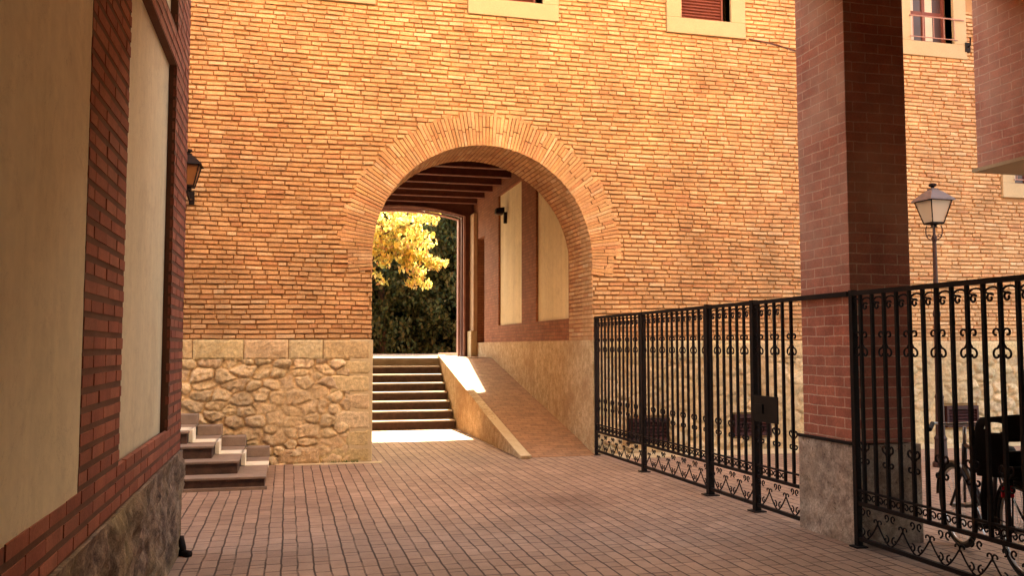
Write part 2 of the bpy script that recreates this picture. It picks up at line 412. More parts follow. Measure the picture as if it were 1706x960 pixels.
# openings: (x0,x1,z0,z1) inner, windows
WIN = [(0.02, 0.90, 6.78, 8.0), (2.76, 3.66, 6.78, 8.0), (5.93, 6.79, 6.78, 8.0), (10.13, 10.99, 6.78, 8.0), (12.13, 13.0, 4.42, 5.7)]
VENT = [(5.0, 5.62, 0.18, 0.52), (6.72, 7.34, 0.22, 0.55), (8.62, 9.24, 0.25, 0.58), (10.58, 11.2, 0.27, 0.62)]
EAVE = 9.3
wall = MB()
wall.box(-6, AX0, FY, FY+0.02, 0, 0.001)
grid_wall(wall, -14, AX0, 0, EAVE, [WIN[0]], FY, FY+0.45)
grid_wall(wall, AX1, 26, 0, EAVE, WIN[2:]+VENT, FY, FY+0.45)
P = arch_pts(48)
grid_wall(wall, AX0, AX1, SPR+AR+0.02, EAVE, [(WIN[1][0], WIN[1][1], WIN[1][2], WIN[1][3])], FY, FY+0.45)
for i in range(48):
    (xa, za), (xb, zb) = P[i], P[i+1]
    wall.prism([(xa, za), (xb, zb), (xb, SPR+AR+0.02), (xa, SPR+AR+0.02)], 1, FY, FY+0.45)
obj('wall', wall, M['mortar'], B, fixn=True)

# brick courses, every brick modelled
def brickwork(u0, u1, z0, z1, course, bh, bl, place, cols, skip, rg_=1.0, depth=(0.014, 0.034), sag=0.009, gap=0.013, jl=0.45, seed=1):
    rnd = random.Random(seed); mb = MB(); z = z0; row = 0
    ph = [rnd.uniform(0, 6.28) for _ in range(4)]
    while z+bh <= z1+1e-6:
        u = u0-rnd.uniform(0, bl)
        while u < u1:
            L = bl*(1+rnd.uniform(-jl, jl)); a, b = max(u, u0), min(u+L, u1); u += L+gap*rnd.uniform(0.5, 1.4)
            if b-a < 0.03: continue
            segs = skip(a, b, z, z+bh)
            for (a_, b_) in segs:
                if b_-a_ < 0.025: continue
                w_ = sag*(math.sin(a_*0.9+ph[0]+row*.13)+0.6*math.sin(a_*2.3+ph[1]+row*.3))
                w2 = sag*(math.sin(b_*0.9+ph[0]+row*.13)+0.6*math.sin(b_*2.3+ph[1]+row*.3))
                h = bh*(1+rg_*rnd.uniform(-.16, .12)); d = rnd.uniform(*depth); t = rg_*rnd.uniform(-.004, .004)
                za, zb = z+w_+rg_*rnd.uniform(-.003, .003), z+w2+rg_*rnd.uniform(-.003, .003)
                c = cols[rnd.randrange(len(cols))]; k = 1+rnd.uniform(-.09, .07); c = (min(c[0]*k, .9), c[1]*k, c[2]*k)
                e = 0.004
                V = [place(a_, -0.01, za), place(b_, -0.01, zb), place(b_, -0.01, zb+h), place(a_, -0.01, za+h),
                     place(a_+e, d+t, za+e), place(b_-e, d-t, zb+e), place(b_-e, d-t+rg_*rnd.uniform(-.003, .003), zb+h-e), place(a_+e, d+t+rg_*rnd.uniform(-.003, .003), za+h-e)]
                mb.add(V, [(4,5,6,7), (0,1,5,4), (1,2,6,5), (2,3,7,6), (3,0,4,7)], c)
        z += course; row += 1
    return mb

RO = AR+0.45                       # outer radius of the brick arch ring
SUR = [(x0-0.26, x1+0.26, z0-0.26, z1+0.4) for x0, x1, z0, z1 in WIN]
def cut(segs, a, b):
    out = []
    for s0, s1 in segs:
        if b <= s0 or a >= s1: out.append((s0, s1)); continue
        if s0 < a: out.append((s0, a))
        if b < s1: out.append((b, s1))
    return out
def skip_fac(a, b, z0, z1):
    s = [(a, b)]; zm = (z0+z1)/2
    for x0, x1, h0, h1 in SUR:
        if z1 > h0 and z0 < h1: s = cut(s, x0, x1)
    if zm < SPR:
        ro = AR+0.0; s = cut(s, ACX-ro, ACX+ro)
        if zm > SPR-0.30:   # ring bricks fan out below the springing too
            k = 0.34*(1-(SPR-zm)/0.34)
            s = cut(s, ACX-ro-k, ACX+ro+k)
    else:
        q = zm-SPR
        # ring outline is ragged: alternate courses step in and out
        rr = RO-0.02+0.025*math.sin(zm*57)+0.02*math.sin(zm*131)
        if q < rr: hw = math.sqrt(rr*rr-q*q); hw = min(hw, AR+0.36+q*0.05) if q < 0.2 else hw; s = cut(s, ACX-hw, ACX+hw)
    return s
bw = brickwork(-5.0, 14.5, WZ+0.012, 7.4, 0.067, 0.050, 0.19, lambda u, d, z: (u, FY-d, z), OCHL, skip_fac)
obj('brickwork', bw, M['ochre_brick'], B)
# arch ring of bricks on end
rg = MB(); th = math.pi; n = 96; rnd = random.Random(5)
lo = -0.14; hi = math.pi+0.14; N = 124
for i in range(N):
    t0 = lo+(hi-lo)*i/N; t1 = lo+(hi-lo)*(i+1)/N; g = (t1-t0)*rnd.uniform(0.05, 0.13)
    ta, tb = t0+g, t1-g
    ro = RO+rnd.choice([-0.02, 0.0, 0.02, 0.05])
    if t0 < 0 or t1 > math.pi: ro = min(ro, AR+0.34)
    rcut = AR+rnd.choice([0.2, 0.24, 0.27, ro-AR])
    if rcut > ro-0.06: rcut = ro
    for (r0, r1) in ([(AR, rcut-0.006), (rcut+0.006, ro)] if rcut < ro else [(AR, ro)]):
        c = random.choice(OCHL); c = jc((c[0]*.93, c[1]*.88, c[2]*.84), .09); d = rnd.uniform(0.030, 0.037); wv = 1+rnd.uniform(-.1, .1)
        def pt(r, t, y): return (ACX+r*math.cos(t), y, SPR+r*math.sin(t))
        if min(t0, math.pi-t1) < 0 and t0 < 0: pass
        rg.add([pt(r0, ta, FY+.01), pt(r0, tb, FY+.01), pt(r1, tb, FY+.01), pt(r1, ta, FY+.01),
                pt(r0, ta, FY-d), pt(r0, tb, FY-d), pt(r1, tb, FY-d), pt(r1, ta, FY-d)],
               [(4,5,6,7), (0,1,5,4), (1,2,6,5), (2,3,7,6), (3,0,4,7)], c)
obj('arch_ring', rg, M['ochre_brick'], B)

# reveal and soffit of the arch (1.1 m deep), right and left
rv = MB()
for i in range(48):
    (xa, za), (xb, zb) = P[i], P[i+1]
    # lining 0.35 thick behind the front wall
    k = 1.22
    oa = (ACX+(xa-ACX)*k, SPR+(za-SPR)*k); ob = (ACX+(xb-ACX)*k, SPR+(zb-SPR)*k)
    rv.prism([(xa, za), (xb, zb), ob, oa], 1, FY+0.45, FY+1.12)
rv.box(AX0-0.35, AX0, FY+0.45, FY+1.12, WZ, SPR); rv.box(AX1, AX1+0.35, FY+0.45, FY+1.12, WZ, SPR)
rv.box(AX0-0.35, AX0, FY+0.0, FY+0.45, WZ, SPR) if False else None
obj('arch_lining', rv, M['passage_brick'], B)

JL = SPR-WZ; ARC = math.pi*AR
def pl_arch(u, d, s_):
    if s_ < JL: return (AX1-d, u, WZ+s_)
    if s_ > JL+ARC: return (AX0+d, u, SPR-(s_-JL-ARC))
    a = (s_-JL)/AR; return (ACX+(AR-d)*math.cos(a), u, SPR+(AR-d)*math.sin(a))
lin = brickwork(FY-.028, FY+1.12, .003, 2*JL+ARC, .0655, .054, .27, pl_arch, OCHL, lambda a, b, c, d: [(a, b)], rg_=.4, depth=(.002, .008), sag=.001, gap=.010, jl=.15, seed=31)
obj('reveal_bricks', lin, M['ochre_brick'], B)
# rubble heightfield
def voro(X, Z, cw, ch, seed):
    r = np.random.default_rng(seed); gx = np.floor(X/cw).astype(int); gz = np.floor(Z/ch).astype(int)
    Hs = r.random((256, 64, 5)); F1 = np.full(X.shape, 9e9); F2 = F1.copy(); ID = np.zeros(X.shape+(5,))
    for di in (-2, -1, 0, 1, 2):
        for dj in (-2, -1, 0, 1, 2):
            i = gx+di; j = gz+dj; h = Hs[i % 256, j % 64]
            px = (i+0.5+(h[..., 0]-.5)*.95+0.5*(j % 2))*cw; pz = (j+0.5+(h[..., 1]-.5)*.75)*ch
            s = 0.75+0.6*h[..., 2]
            d = (np.abs((X-px)/cw)**2.1+np.abs((Z-pz)/ch)**2.1)**(1/2.1)/s
            m1 = d < F1
            F2 = np.where(m1, F1, np.minimum(F2, d)); ID = np.where(m1[..., None], h, ID); F1 = np.where(m1, d, F1)
    return F1, F2, ID
def fbm(X, Z, s, seed, oct=4):
    r = np.random.default_rng(seed); out = 0; a = 1
    for o in range(oct):
        g = r.random((97, 97)); x = X*s*2**o; z = Z*s*2**o; ix = np.floor(x).astype(int); iz = np.floor(z).astype(int)
        fx = x-ix; fz = z-iz; fx = fx*fx*(3-2*fx); fz = fz*fz*(3-2*fz)
        v = (g[ix % 97, iz % 97]*(1-fx)+g[(ix+1) % 97, iz % 97]*fx)*(1-fz)+(g[ix % 97, (iz+1) % 97]*(1-fx)+g[(ix+1) % 97, (iz+1) % 97]*fx)*fz
        out = out+(v-.5)*a; a *= .5
    return out
def rubble(name, x0, x1, z0, z1, res, parent, seed, holes=()):
    nx = int((x1-x0)/res); nz = int((z1-z0)/res)
    X, Z = np.meshgrid(np.linspace(x0, x1, nx+1), np.linspace(z0, z1, nz+1), indexing='ij')
    wx = X+0.05*fbm(X, Z, 4, seed+1); wz = Z+0.05*fbm(X, Z, 4, seed+2)
    F1, F2, ID = voro(wx+50, wz+10, 0.25, 0.155, seed)
    e = np.clip((F2-F1)/0.26, 0, 1); e = e*e*(3-2*e)
    h = e*(0.016+0.045*ID[..., 3])*np.clip(1.25-F1*.8, .4, 1)+0.040*fbm(X, Z, 8, seed+3)+0.018*fbm(X, Z, 30, seed+4)
    filled = np.clip((fbm(X, Z, 1.3, seed+5)-.02)*3.5+np.clip((X-.15)*2, 0, .8)*(X < 2), 0, 1)       # stretches smeared with mortar
    h = h*(1-0.6*filled)+filled*(0.028+0.012*fbm(X, Z, 12, seed+6))
    h = np.maximum(h, 0.0)
    Y = FY-0.012-h
    stone = np.array([0.76, 0.57, 0.36])*(0.72+0.5*ID[..., 4:5])+np.array([0.05, 0.03, 0.035])*(ID[..., 2:3]-.5)*2
    mort = np.array([0.66, 0.46, 0.26])*np.ones_like(stone)
    k = (e*(1-0.7*filled))[..., None]
    C = (mort*(1-k)+stone*k)*(0.82 if x0 > 3 else 1.0)
    V = np.stack([X, Y, Z], -1).reshape(-1, 3)
    idx = np.arange((nx+1)*(nz+1)).reshape(nx+1, nz+1)
    F = np.stack([idx[:-1, :-1], idx[1:, :-1], idx[1:, 1:], idx[:-1, 1:]], -1)
    keep = np.ones((nx, nz), bool); cx = (X[:-1, :-1]+X[1:, 1:])/2; cz = (Z[:-1, :-1]+Z[1:, 1:])/2
    for a, b, c, d in holes: keep &= ~((cx > a) & (cx < b) & (cz > c) & (cz < d))
    F = F[keep].reshape(-1, 4)
    me = bpy.data.meshes.new(name); base = Vector(parent.location)
    me.from_pydata((V-np.array(base)).tolist(), [], F.tolist()); me.update()
    ca = me.color_attributes.new('Col', 'FLOAT_COLOR', 'POINT')
    ca.data.foreach_set('color', np.concatenate([C.reshape(-1, 3), np.ones((len(V), 1))], 1).ravel())
    me.polygons.foreach_set('use_smooth', [True]*len(F)); me.materials.append(M['stone'])
    o = bpy.data.objects.new(name, me); COL.objects.link(o); o.parent = parent; return o
rubble('stone_base', -4.5, AX0-0.30, 0.0, 1.43, 0.014, B, 3)
rubble('stone_base', AX1, 14.5, 0.0, 1.43, 0.02, B, 11, [(a-.04, b+.04, c-.04, d+.04) for a, b, c, d in VENT])

# dressed blocks: rough block = subdivided box with noisy face
def block(mb, x0, x1, z0, z1, d, c, seed, yb=FY, n=None, side=False):
    g = 0.010; x0 += g/2; x1 -= g/2; z0 += g/2; z1 -= g/2
    nx = max(2, int((x1-x0)/0.03)); nz = max(2, int((z1-z0)/0.03))
    X, Z = np.meshgrid(np.linspace(x0, x1, nx+1), np.linspace(z0, z1, nz+1), indexing='ij')
    ed = np.minimum(np.minimum(X-x0, x1-X), np.minimum(Z-z0, z1-Z)); rd = 0.014*(1-np.clip(ed/0.028, 0, 1))**2
    Y = yb-d+rd-0.012*fbm(X+seed, Z, 7, seed)-0.007*fbm(X, Z, 30, seed+1)
    V = np.stack([X, Y, Z], -1).reshape(-1, 3).tolist(); o = 0
    idx = np.arange((nx+1)*(nz+1)).reshape(nx+1, nz+1)
    F = np.stack([idx[:-1, :-1], idx[1:, :-1], idx[1:, 1:], idx[:-1, 1:]], -1).reshape(-1, 4).tolist()
    # skirt back to the wall
    loop = list(idx[:, 0])+list(idx[-1, 1:])+list(idx[-2::-1, -1])+list(idx[0, -2:0:-1])
    b0 = len(V)
    for q in loop: V.append([V[q][0], yb+0.01, V[q][2]])
    m = len(loop)
    for q in range(m): F.append([loop[(q+1) % m], loop[q], b0+q, b0+(q+1) % m])
    mb.add(V, F, c)
LIME = [(0.68, 0.51, 0.30), (0.64, 0.47, 0.27), (0.72, 0.56, 0.35), (0.60, 0.43, 0.24)]
blocks = MB(); rnd = random.Random(3)
def course(x0, x1, z0, z1, L, d, seed):
    x = x0; k = 0
    while x < x1-0.01:
        l = L*rnd.uniform(.7, 1.35); e = x+l
        if x1-e < 0.22: e = x1
        block(blocks, x, e, z0, z1, d+rnd.uniform(-.006, .006), jc(rnd.choice(LIME), .07), seed+k); x = e; k += 1
course(-4.5, AX0-0.002, 1.42, WZ, 0.52, 0.05, 10)
course(-0.1, 0.45, 0.0, 0.21, 0.5, 0.07, 130)
# quoins at the left jamb
z = 0.0; k = 0
for hgt, ln in ((0.21, .68), (0.24, .34), (0.27, .5), (0.24, .36), (0.25, .55), (0.21, .4)):
    block(blocks, AX0-ln, AX0-0.002, z, z+hgt, 0.052, jc(rnd.choice(LIME), .06), 200+k); z += hgt; k += 1
obj('dressed_stone', blocks, M['stone'], B, smooth=False)
blocks = MB(); course(AX1+0.002, 14.5, 1.42, WZ, 0.55, 0.05, 60)
z = 0.0
for hgt, ln in ((0.26, .3), (0.28, .45), (0.28, .3), (0.3, .4), (0.3, .3)):
    block(blocks, AX1+0.002, AX1+ln, z, z+hgt, 0.052, jc(rnd.choice(LIME), .06), 230+k); z += hgt; k += 1
obj('dressed_stone', blocks, M['stone'], B, smooth=False)
# stone lining of the reveal, left jamb projects a little
lj = MB(); lj.box(AX1-.014, AX1+.2, FY-.05, FY+.46, 0, WZ); obj('jamb_stone', lj, M['stained_stone'], B, bevel=.01)
lj = MB(); lj.box(AX0-0.3, AX0+0.025, FY-0.045, FY+1.1, 0, WZ); obj('jamb_stone', lj, M['pale_stone'], B, bevel=0.012)

# passage walls
def pw(x, sgn, tag):
    """side wall of the passage; sgn=+1 wall body lies at greater x"""
    a, b = (x, x+0.5) if sgn > 0 else (x-0.5, x)
    st = MB(); st.box(a, b, FY+0.45 if sgn > 0 else FY+1.1, EY-0.0, 0, WZ)
    obj('passage_stone_base', st, M['stained_stone'], B)
    br = MB(); rec = 0.045*sgn
    pan = [(13.80, 15.76), (16.80, 18.78)]
    y0 = FY+1.12
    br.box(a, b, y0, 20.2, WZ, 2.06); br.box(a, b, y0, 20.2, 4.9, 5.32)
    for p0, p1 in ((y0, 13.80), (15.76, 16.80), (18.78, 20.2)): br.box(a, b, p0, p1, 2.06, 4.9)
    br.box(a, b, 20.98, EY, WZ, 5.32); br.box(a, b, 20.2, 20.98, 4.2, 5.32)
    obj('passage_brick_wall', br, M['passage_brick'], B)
    for p0, p1 in pan:
        pm = MB(); pm.box(*( (x+rec, b) if sgn > 0 else (a, x+rec)), p0, p1, 2.06, 4.9); obj('plaster_panel', pm, M['plaster'], B)
    nd = MB(); nd.box(*((x+0.16, b) if sgn > 0 else (a, x-0.16)), 20.2, 20.98, WZ, 4.2); obj('niche_door', nd, M['dark_wood'], B)
pw(AX1, 1, 'r'); pw(AX0, -1, 'l')
sb = MB(); sb.box(AX1, AX1+0.4, FY+0.02, FY+0.45, 0, WZ)   # inner end of jamb masonry
sl_ = MB(); sl_.box(4.27, AX1-0.002, 20.98, 21.45, TOPZ, WZ+0.28); obj('jamb_plinth', sl_, M['pale_stone'], B, bevel=0.01)
sl_ = MB(); sl_.box(4.33, AX1-0.002, 20.98, 21.45, WZ+0.28, 4.85); obj('jamb_pilaster', sl_, M['kerb_stone'], B, bevel=0.01)

# ceiling with cross beams
ce = MB(); ce.box(AX0-0.5, AX1+0.5, FY+0.45, EY+0.3, 5.32, 5.45); obj('ceiling', ce, M['dark_wood'], B)
y = 14.2
be = None
ceb = []
while y < 21.3:
    m_ = MB(); m_.box(AX0-0.02, AX1+0.02, y, y+0.16, 5.10, 5.318); o = obj('ceiling_beam', m_, M['dark_wood'], B)
    m2 = MB(); m2.box(AX0, AX1, y-0.012, y+0.014, 5.085, 5.105); e = obj('beam_edge', m2, M['wood_edge'], o); ceb.append(o)
    y += 0.86
# end wall with segmental opening: frame in steps
def seg_arch(x0, x1, zs, rise, n=16):
    return [(x0+(x1-x0)*i/n, zs+rise*math.sin(math.pi*(0.5*i/n+0.5)) if False else zs+rise*(1-((2*i/n)-1)**2)) for i in range(n+1)]
def end_frame(name, mat, x0, x1, zs, rise, y0, y1, xo0=AX0-0.4, xo1=AX1+0.4, zt=5.33, zb=TOPZ, tk=None):
    mb = MB(); A = seg_arch(x0, x1, zs, rise)
    if tk is None:
        mb.box(xo0, x0, y0, y1, zb, zt); mb.box(x1, xo1, y0, y1, zb, zt)
        for i in range(16): mb.prism([A[i], A[i+1], (A[i+1][0], zt), (A[i][0], zt)], 1, y0, y1)
    else:
        mb.box(x0-tk, x0, y0, y1, zb, zs); mb.box(x1, x1+tk, y0, y1, zb, zs)
        O = seg_arch(x0-tk, x1+tk, zs, rise+tk)
        for i in range(16): mb.prism([A[i], A[i+1], O[i+1], O[i]], 1, y0, y1)
    return obj(name, mb, mat, B, fixn=True)
end_frame('end_wall', M['dark_wood'], 1.33, 4.20, 4.84, 0.17, 21.45, EY)
end_frame('end_frame', M['wood_edge'], 1.25, 4.165, 4.82, 0.17, 21.40, 21.45, tk=0.05)
end_frame('end_frame', M['wood_edge'], 1.30, 4.10, 4.78, 0.17, 21.75, 21.95, tk=0.045)
end_frame('end_frame', M['dark_wood'], 1.30, 4.147, 4.82, 0.17, 21.55, 21.75, tk=0.045)

# rear part of the building: side masses and back wall, roof
bd = MB(); bd.box(-14, AX0-0.55, FY+0.5, EY, 0, EAVE); bd.box(AX1+0.55, 26, FY+1.0, EY, 0, EAVE); bd.box(AX0-0.55, AX1+0.55, FY+0.46, EY, 5.46, EAVE)
obj('rear_mass', bd, M['passage_brick'], B)
rf = MB(); rf.prism([(FY-0.45, EAVE), (FY-0.45, EAVE+0.1), (17.3, EAVE+1.0), (EY+0.4, EAVE+0.1), (EY+0.4, EAVE)], 0, -14.3, 26.3)
obj('roof', rf, M['roof_tile'], B)

# windows
def window(i, kind):
    x0, x1, z0, z1 = WIN[i]; d = 0.055
    fr = MB()
    for q in ((x0-.25, x1+.25, z0-.25, z0), (x0-.25, x0, z0, z1+.3), (x1, x1+.25, z0, z1+.3), (x0, x1, z1, z1+.3)):
        fr.box(q[0], q[1], FY-d, FY+0.16, q[2], q[3])
    W = obj('window', fr, M['surround'], B, bevel=0.006)
    # backing so that one does not look into the wall
    bk = MB(); bk.box(x0-.02, x1+.02, FY+0.34, FY+0.40, z0-.02, z1+.02); obj('back_panel', bk, M['dark_glass'], W)
    rvm = MB(); rvm.box(x0-.02, x0, FY+.16, FY+.34, z0, z1); rvm.box(x1, x1+.02, FY+.16, FY+.34, z0, z1); rvm.box(x0, x1, FY+.16, FY+.34, z0-.02, z0)
    obj('reveal', rvm, M['surround'], W)
    if kind == 'blind':
        sh = MB(); z = z0+0.03; xa, xb = x0+0.03, x1-0.12
        while z < z1:
            sh.add([(xa, FY+.10, z), (xb, FY+.10, z), (xb, FY+.075, z+.012), (xa, FY+.075, z+.012), (xb, FY+.10, z+.047), (xa, FY+.10, z+.047)], [(0,1,2,3), (3,2,4,5)])
            z += 0.05
        sh.box(xa, xb, FY+.105, FY+.12, z0+.03, z1)
        obj('roller_blind', sh, M['shutter'], W)
        gd = MB(); gd.box(x1-.12, x1-.09, FY+.06, FY+.13, z0, z1); gd.box(x0, x0+.03, FY+.06, FY+.13, z0, z1); gd.box(x0, x1-.12, FY+.06, FY+.13, z0, z0+.03); obj('blind_frame', gd, M['shutter'], W)
    else:
        fm = MB(); w_ = x1-x0
        for xx in (x0, x0+w_*.47, x1-.06): fm.box(xx, xx+.06, FY+.17, FY+.22, z0, z1)
        for zz in (z0, z0+.55, z1-.06): fm.box(x0+.06, x1-.06, FY+.175, FY+.215, zz, zz+.06)
        obj('casement', fm, M['shutter'], W)
        gl = MB(); gl.box(x0+.06, x1-.06, FY+.19, FY+.2, z0+.05, z1-.05); obj('pane', gl, M['dark_glass'], W)
        cu = MB(); cu.box(x0+.08, x0+.24, FY+.183, FY+.187, z0+.1, z1-.1); cu.box(x0+.46, x0+.62, FY+.183, FY+.187, z0+.1, z1-.1); obj('curtain', cu, M['pale_render'], W)
        gr = MB(); gr.tube([(x0-.04, FY-.08, z0+.42), (x1+.18, FY-.08, z0+.42)], .012, 6)
        [gr.tube([(x0+.02+(x1-x0-.04)*q/4, FY-.08, z0+.06), (x0+.02+(x1-x0-.04)*q/4, FY-.08, z0+.42)], .007, 5) for q in range(5)]; gr.tube([(x0-.04, FY-.08, z0+.06), (x1+.04, FY-.08, z0+.06)], .009, 5); obj('guard_rail', gr, M['wood_edge'], W)
    return W
for i, k in enumerate(('blind', 'blind', 'blind', 'casement', 'casement')): window(i, k)

# cellar vents
for i, (x0, x1, z0, z1) in enumerate(VENT):
    f = MB(); t = .035
    f.box(x0, x1, FY-.085, FY+.02, z1-t*1.6, z1); f.box(x0, x1, FY-.085, FY+.02, z0, z0+t); f.box(x0, x0+t, FY-.085, FY+.02, z0+t, z1-t*1.6); f.box(x1-t, x1, FY-.085, FY+.02, z0+t, z1-t*1.6)
    f.box(x0-.04, x1+.04, FY+.02, FY+.2, z0-.04, z1+.04)
    o = obj('cellar_vent', f, M['vent_red'], B)
    s_ = MB(); z = z0+t+.005
    while z < z1-t*1.8: s_.add([(x0+t, FY-.07, z), (x1-t, FY-.07, z), (x1-t, FY-.03, z+.035), (x0+t, FY-.03, z+.035), (x0+t, FY-.065, z-.004), (x1-t, FY-.065, z-.004), (x1-t, FY-.025, z+.031), (x0+t, FY-.025, z+.031)], [(0,1,2,3), (4,7,6,5), (0,4,5,1), (2,6,7,3), (1,5,6,2), (0,3,7,4)]); z += .05
    obj('louvre', s_, M['vent_red'], o)

# ------------------------------------------------------------ passage stairs and ramp
ST = thing('stone_stairs', (2.2, 17.3, 0), 'flight of dark stone steps inside the archway, beside the ramp', 'stairs')
SX0, SX1 = AX0-0.0, 3.22
h = TOPZ/8; td = (19.5-17.3)/7.1
for k in range(8):
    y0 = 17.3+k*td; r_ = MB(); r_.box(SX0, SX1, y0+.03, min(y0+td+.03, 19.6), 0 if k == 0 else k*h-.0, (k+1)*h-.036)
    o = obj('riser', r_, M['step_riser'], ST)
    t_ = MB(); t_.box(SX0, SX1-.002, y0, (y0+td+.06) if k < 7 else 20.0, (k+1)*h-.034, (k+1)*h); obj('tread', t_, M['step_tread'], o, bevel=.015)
RP = thing('access_ramp', (3.85, 12.5, 0), 'brick-paved access ramp rising beside the stairs under the arch', 'ramp')
r_ = MB(); r_.prism([(12.5, 0.004), (19.5, TOPZ+0.004), (21.0, TOPZ+.004), (21.0, -.005), (12.5, -.005)], 0, 3.40, AX1-.001); obj('ramp_surface', r_, M['ramp_brick'], RP)
r_ = MB(); r_.prism([(12.35, 0.0), (12.35, 0.035), (12.6, 0.07), (19.5, TOPZ+0.055), (19.6, TOPZ+.055), (19.6, 0.0)], 0, 3.24, 3.395); obj('cheek_wall', r_, M['stained_stone'], RP, bevel=.01)
r_ = MB(); sl0 = TOPZ/6.9; r_.prism([(12.34, .036), (12.34, .05), (12.6, .085), (15.2, .085+2.6*.1862), (15.2, .07+2.6*.1862)], 0, 3.235, 3.40); obj('coping', r_, M['pale_stone'], RP, bevel=.004)
finish(obj('landing', (lambda m: m.box(AX0, AX1, 20.0, 23.0, 1.2, TOPZ))(MB()), M['step_tread']), kind='structure')

# floodlight on passage wall
FL = thing('wall_floodlight', (AX1+.04, 18.2, 4.4), 'small black floodlight on the passage plaster panel under the arch', 'light')
f = MB(); f.box(AX1-.02, AX1+.045, 18.17, 18.24, 4.22, 4.46); obj('bracket', f, M['iron'], FL)
f = MB(); f.prism([(AX1-.21, 4.42), (AX1-.20, 4.53), (AX1-.02, 4.56), (AX1-.02, 4.44)], 1, 18.12, 18.28); obj('lamp_head', f, M['iron'], FL, bevel=.01)
f = MB(); f.box(AX1-.20, AX1-.05, 18.13, 18.27, 4.40, 4.425); obj('lens', f, M['dark_glass'], FL)

# pale drain slabs along the facade foot
dr = MB()
for k in range(3): dr.box(0.10+k*.40, 0.10+k*.40+.392, FY-.22, FY-.05, -.03, .006+.001*(k % 2))
finish(obj('drain_kerb', dr, M['pale_stone'], bevel=.003), kind='structure')
dr = MB()
for k in range(14): dr.box(4.62+k*.6, 4.62+k*.6+.592, FY-.62, FY-.10, -.03, .010+.001*(k % 3))
finish(obj('stone_kerb', dr, M['pale_stone'], bevel=.003), kind='structure')

# ------------------------------------------------------------ entrance steps on the left
ES = thing('entrance_steps', (-1.5, 10.5, 0), 'short stepped stone stoop with white painted sun streaks at the left of the courtyard', 'steps')
rh = .148
for k in range(4):
    xr = -.21-.305*k; yf = 10.46+.27*k
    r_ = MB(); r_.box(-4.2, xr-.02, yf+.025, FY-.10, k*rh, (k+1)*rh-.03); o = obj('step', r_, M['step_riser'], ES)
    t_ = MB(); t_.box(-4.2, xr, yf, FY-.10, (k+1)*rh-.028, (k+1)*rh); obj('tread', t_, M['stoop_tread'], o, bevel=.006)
    if k == 0:
        t_ = MB(); t_.box(-4.2, xr+.01, yf-.01, yf+.022, -.005, .035); obj('step_foot', t_, M['stoop_tread'], o, bevel=.004)
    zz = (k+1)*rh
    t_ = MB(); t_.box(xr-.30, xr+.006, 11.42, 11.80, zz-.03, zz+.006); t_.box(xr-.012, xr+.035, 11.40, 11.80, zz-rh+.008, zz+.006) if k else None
    obj('sun_strip', t_, M['white_stone'], o)  # white strips stand in for a sliver of sun across the steps
    t_ = MB(); t_.box(xr-.302, xr, 12.30, 12.548, zz+.001, zz+.125); obj('skirting', t_, M['stoop_tread'], o, bevel=.006)

# ------------------------------------------------------------ left building
LX = -.80; LC = 7.45
LB = thing('plastered_building', (-5, 0, 0), 'red brick and cream plaster building close on the left with granite base', 'building')
m_ = MB(); m_.box(-9, LX-.12, -9, LC-.02, 0, 11.0); obj('wall', m_, M['dark_mortar'], LB)
m_ = MB()
for q in ((6.663, LC, 1.0, 8.6), (3.92, 4.797, 1.0, 8.6), (-9, LC, .79, 1.0), (4.78, 6.68, 3.62, 3.87), (-9, 3.92, 3.62, 3.87)):
    m_.box(LX-.119, LX-.005, q[0], q[1], q[2], q[3])
m_.box(-9, LX-.119, LC-.019, LC-.004, .79, 8.6)
obj('mortar_bed', m_, M['dark_mortar'], LB)
RECT = [(6.66, LC, .79, 4.9), (3.92, 4.80, .79, 4.9), (0.6, LC, .79, 1.0), (4.78, 6.68, 3.62, 3.87), (0.6, 3.93, 3.62, 3.87)]
def skl(a, b, z0, z1):
    out = []; zm = (z0+z1)/2; zj = .003 if int(zm/.0785) % 2 else -.002
    if zm < 1.0 or 3.62 < zm < 3.87: return [(a, b)]
    for r0, r1 in ((3.92, 4.80), (6.66, LC)):
        lo_, hi_ = max(a, r0-(zj if r0 < 6 else 0)), min(b, r1)
        if hi_-lo_ > .02: out.append((lo_, hi_))
    return out
lb = brickwork(0.3, LC, .80, 4.9, .0785, .058, .25, lambda u, d, z: (LX-.014+d, u, z), REDL, skl, rg_=.25, depth=(.011, .0135), sag=.001, gap=.006, jl=.03, seed=9)
obj('brickwork', lb, M['red_brick'], LB)
lb = brickwork(-3.0, LX, -.0+.80, 4.9, .0785, .058, .25, lambda u, d, z: (u, LC-.006+d, z), REDL, lambda a, b, c, d: [(a, b)], rg_=.25, depth=(.011, .0135), sag=.001, gap=.006, jl=.03, seed=19)
obj('brickwork', lb, M['red_brick'], LB)
for p in ((4.78, 6.68, 1.0, 3.62), (4.78, 6.68, 3.87, 8.6)):
    m_ = MB(); m_.box(LX-.118, LX-.055, *p); obj('plaster_panel', m_, M['plaster'], LB)
for p in ((-9, 3.92, 1.0, 3.62), (-9, 3.92, 3.87, 8.6)):
    m_ = MB()      # plaster laid nearly flush, with a ragged trowelled edge
    if p[2] == 1.0:
        poly = [(-9, 1.0)]+[(0.3+(3.6*i/24), 1.0+random.uniform(-.004, .012)) for i in range(24)]+[(3.925+random.uniform(-.012, .014), 1.0+(2.62*i/60)) for i in range(61)]+[(-9, 3.62)]
        m_.prism(poly, 0, LX-.118, LX-.006)
    else: m_.box(LX-.118, LX-.006, *p)
    obj('plaster_panel', m_, M['plaster'], LB)
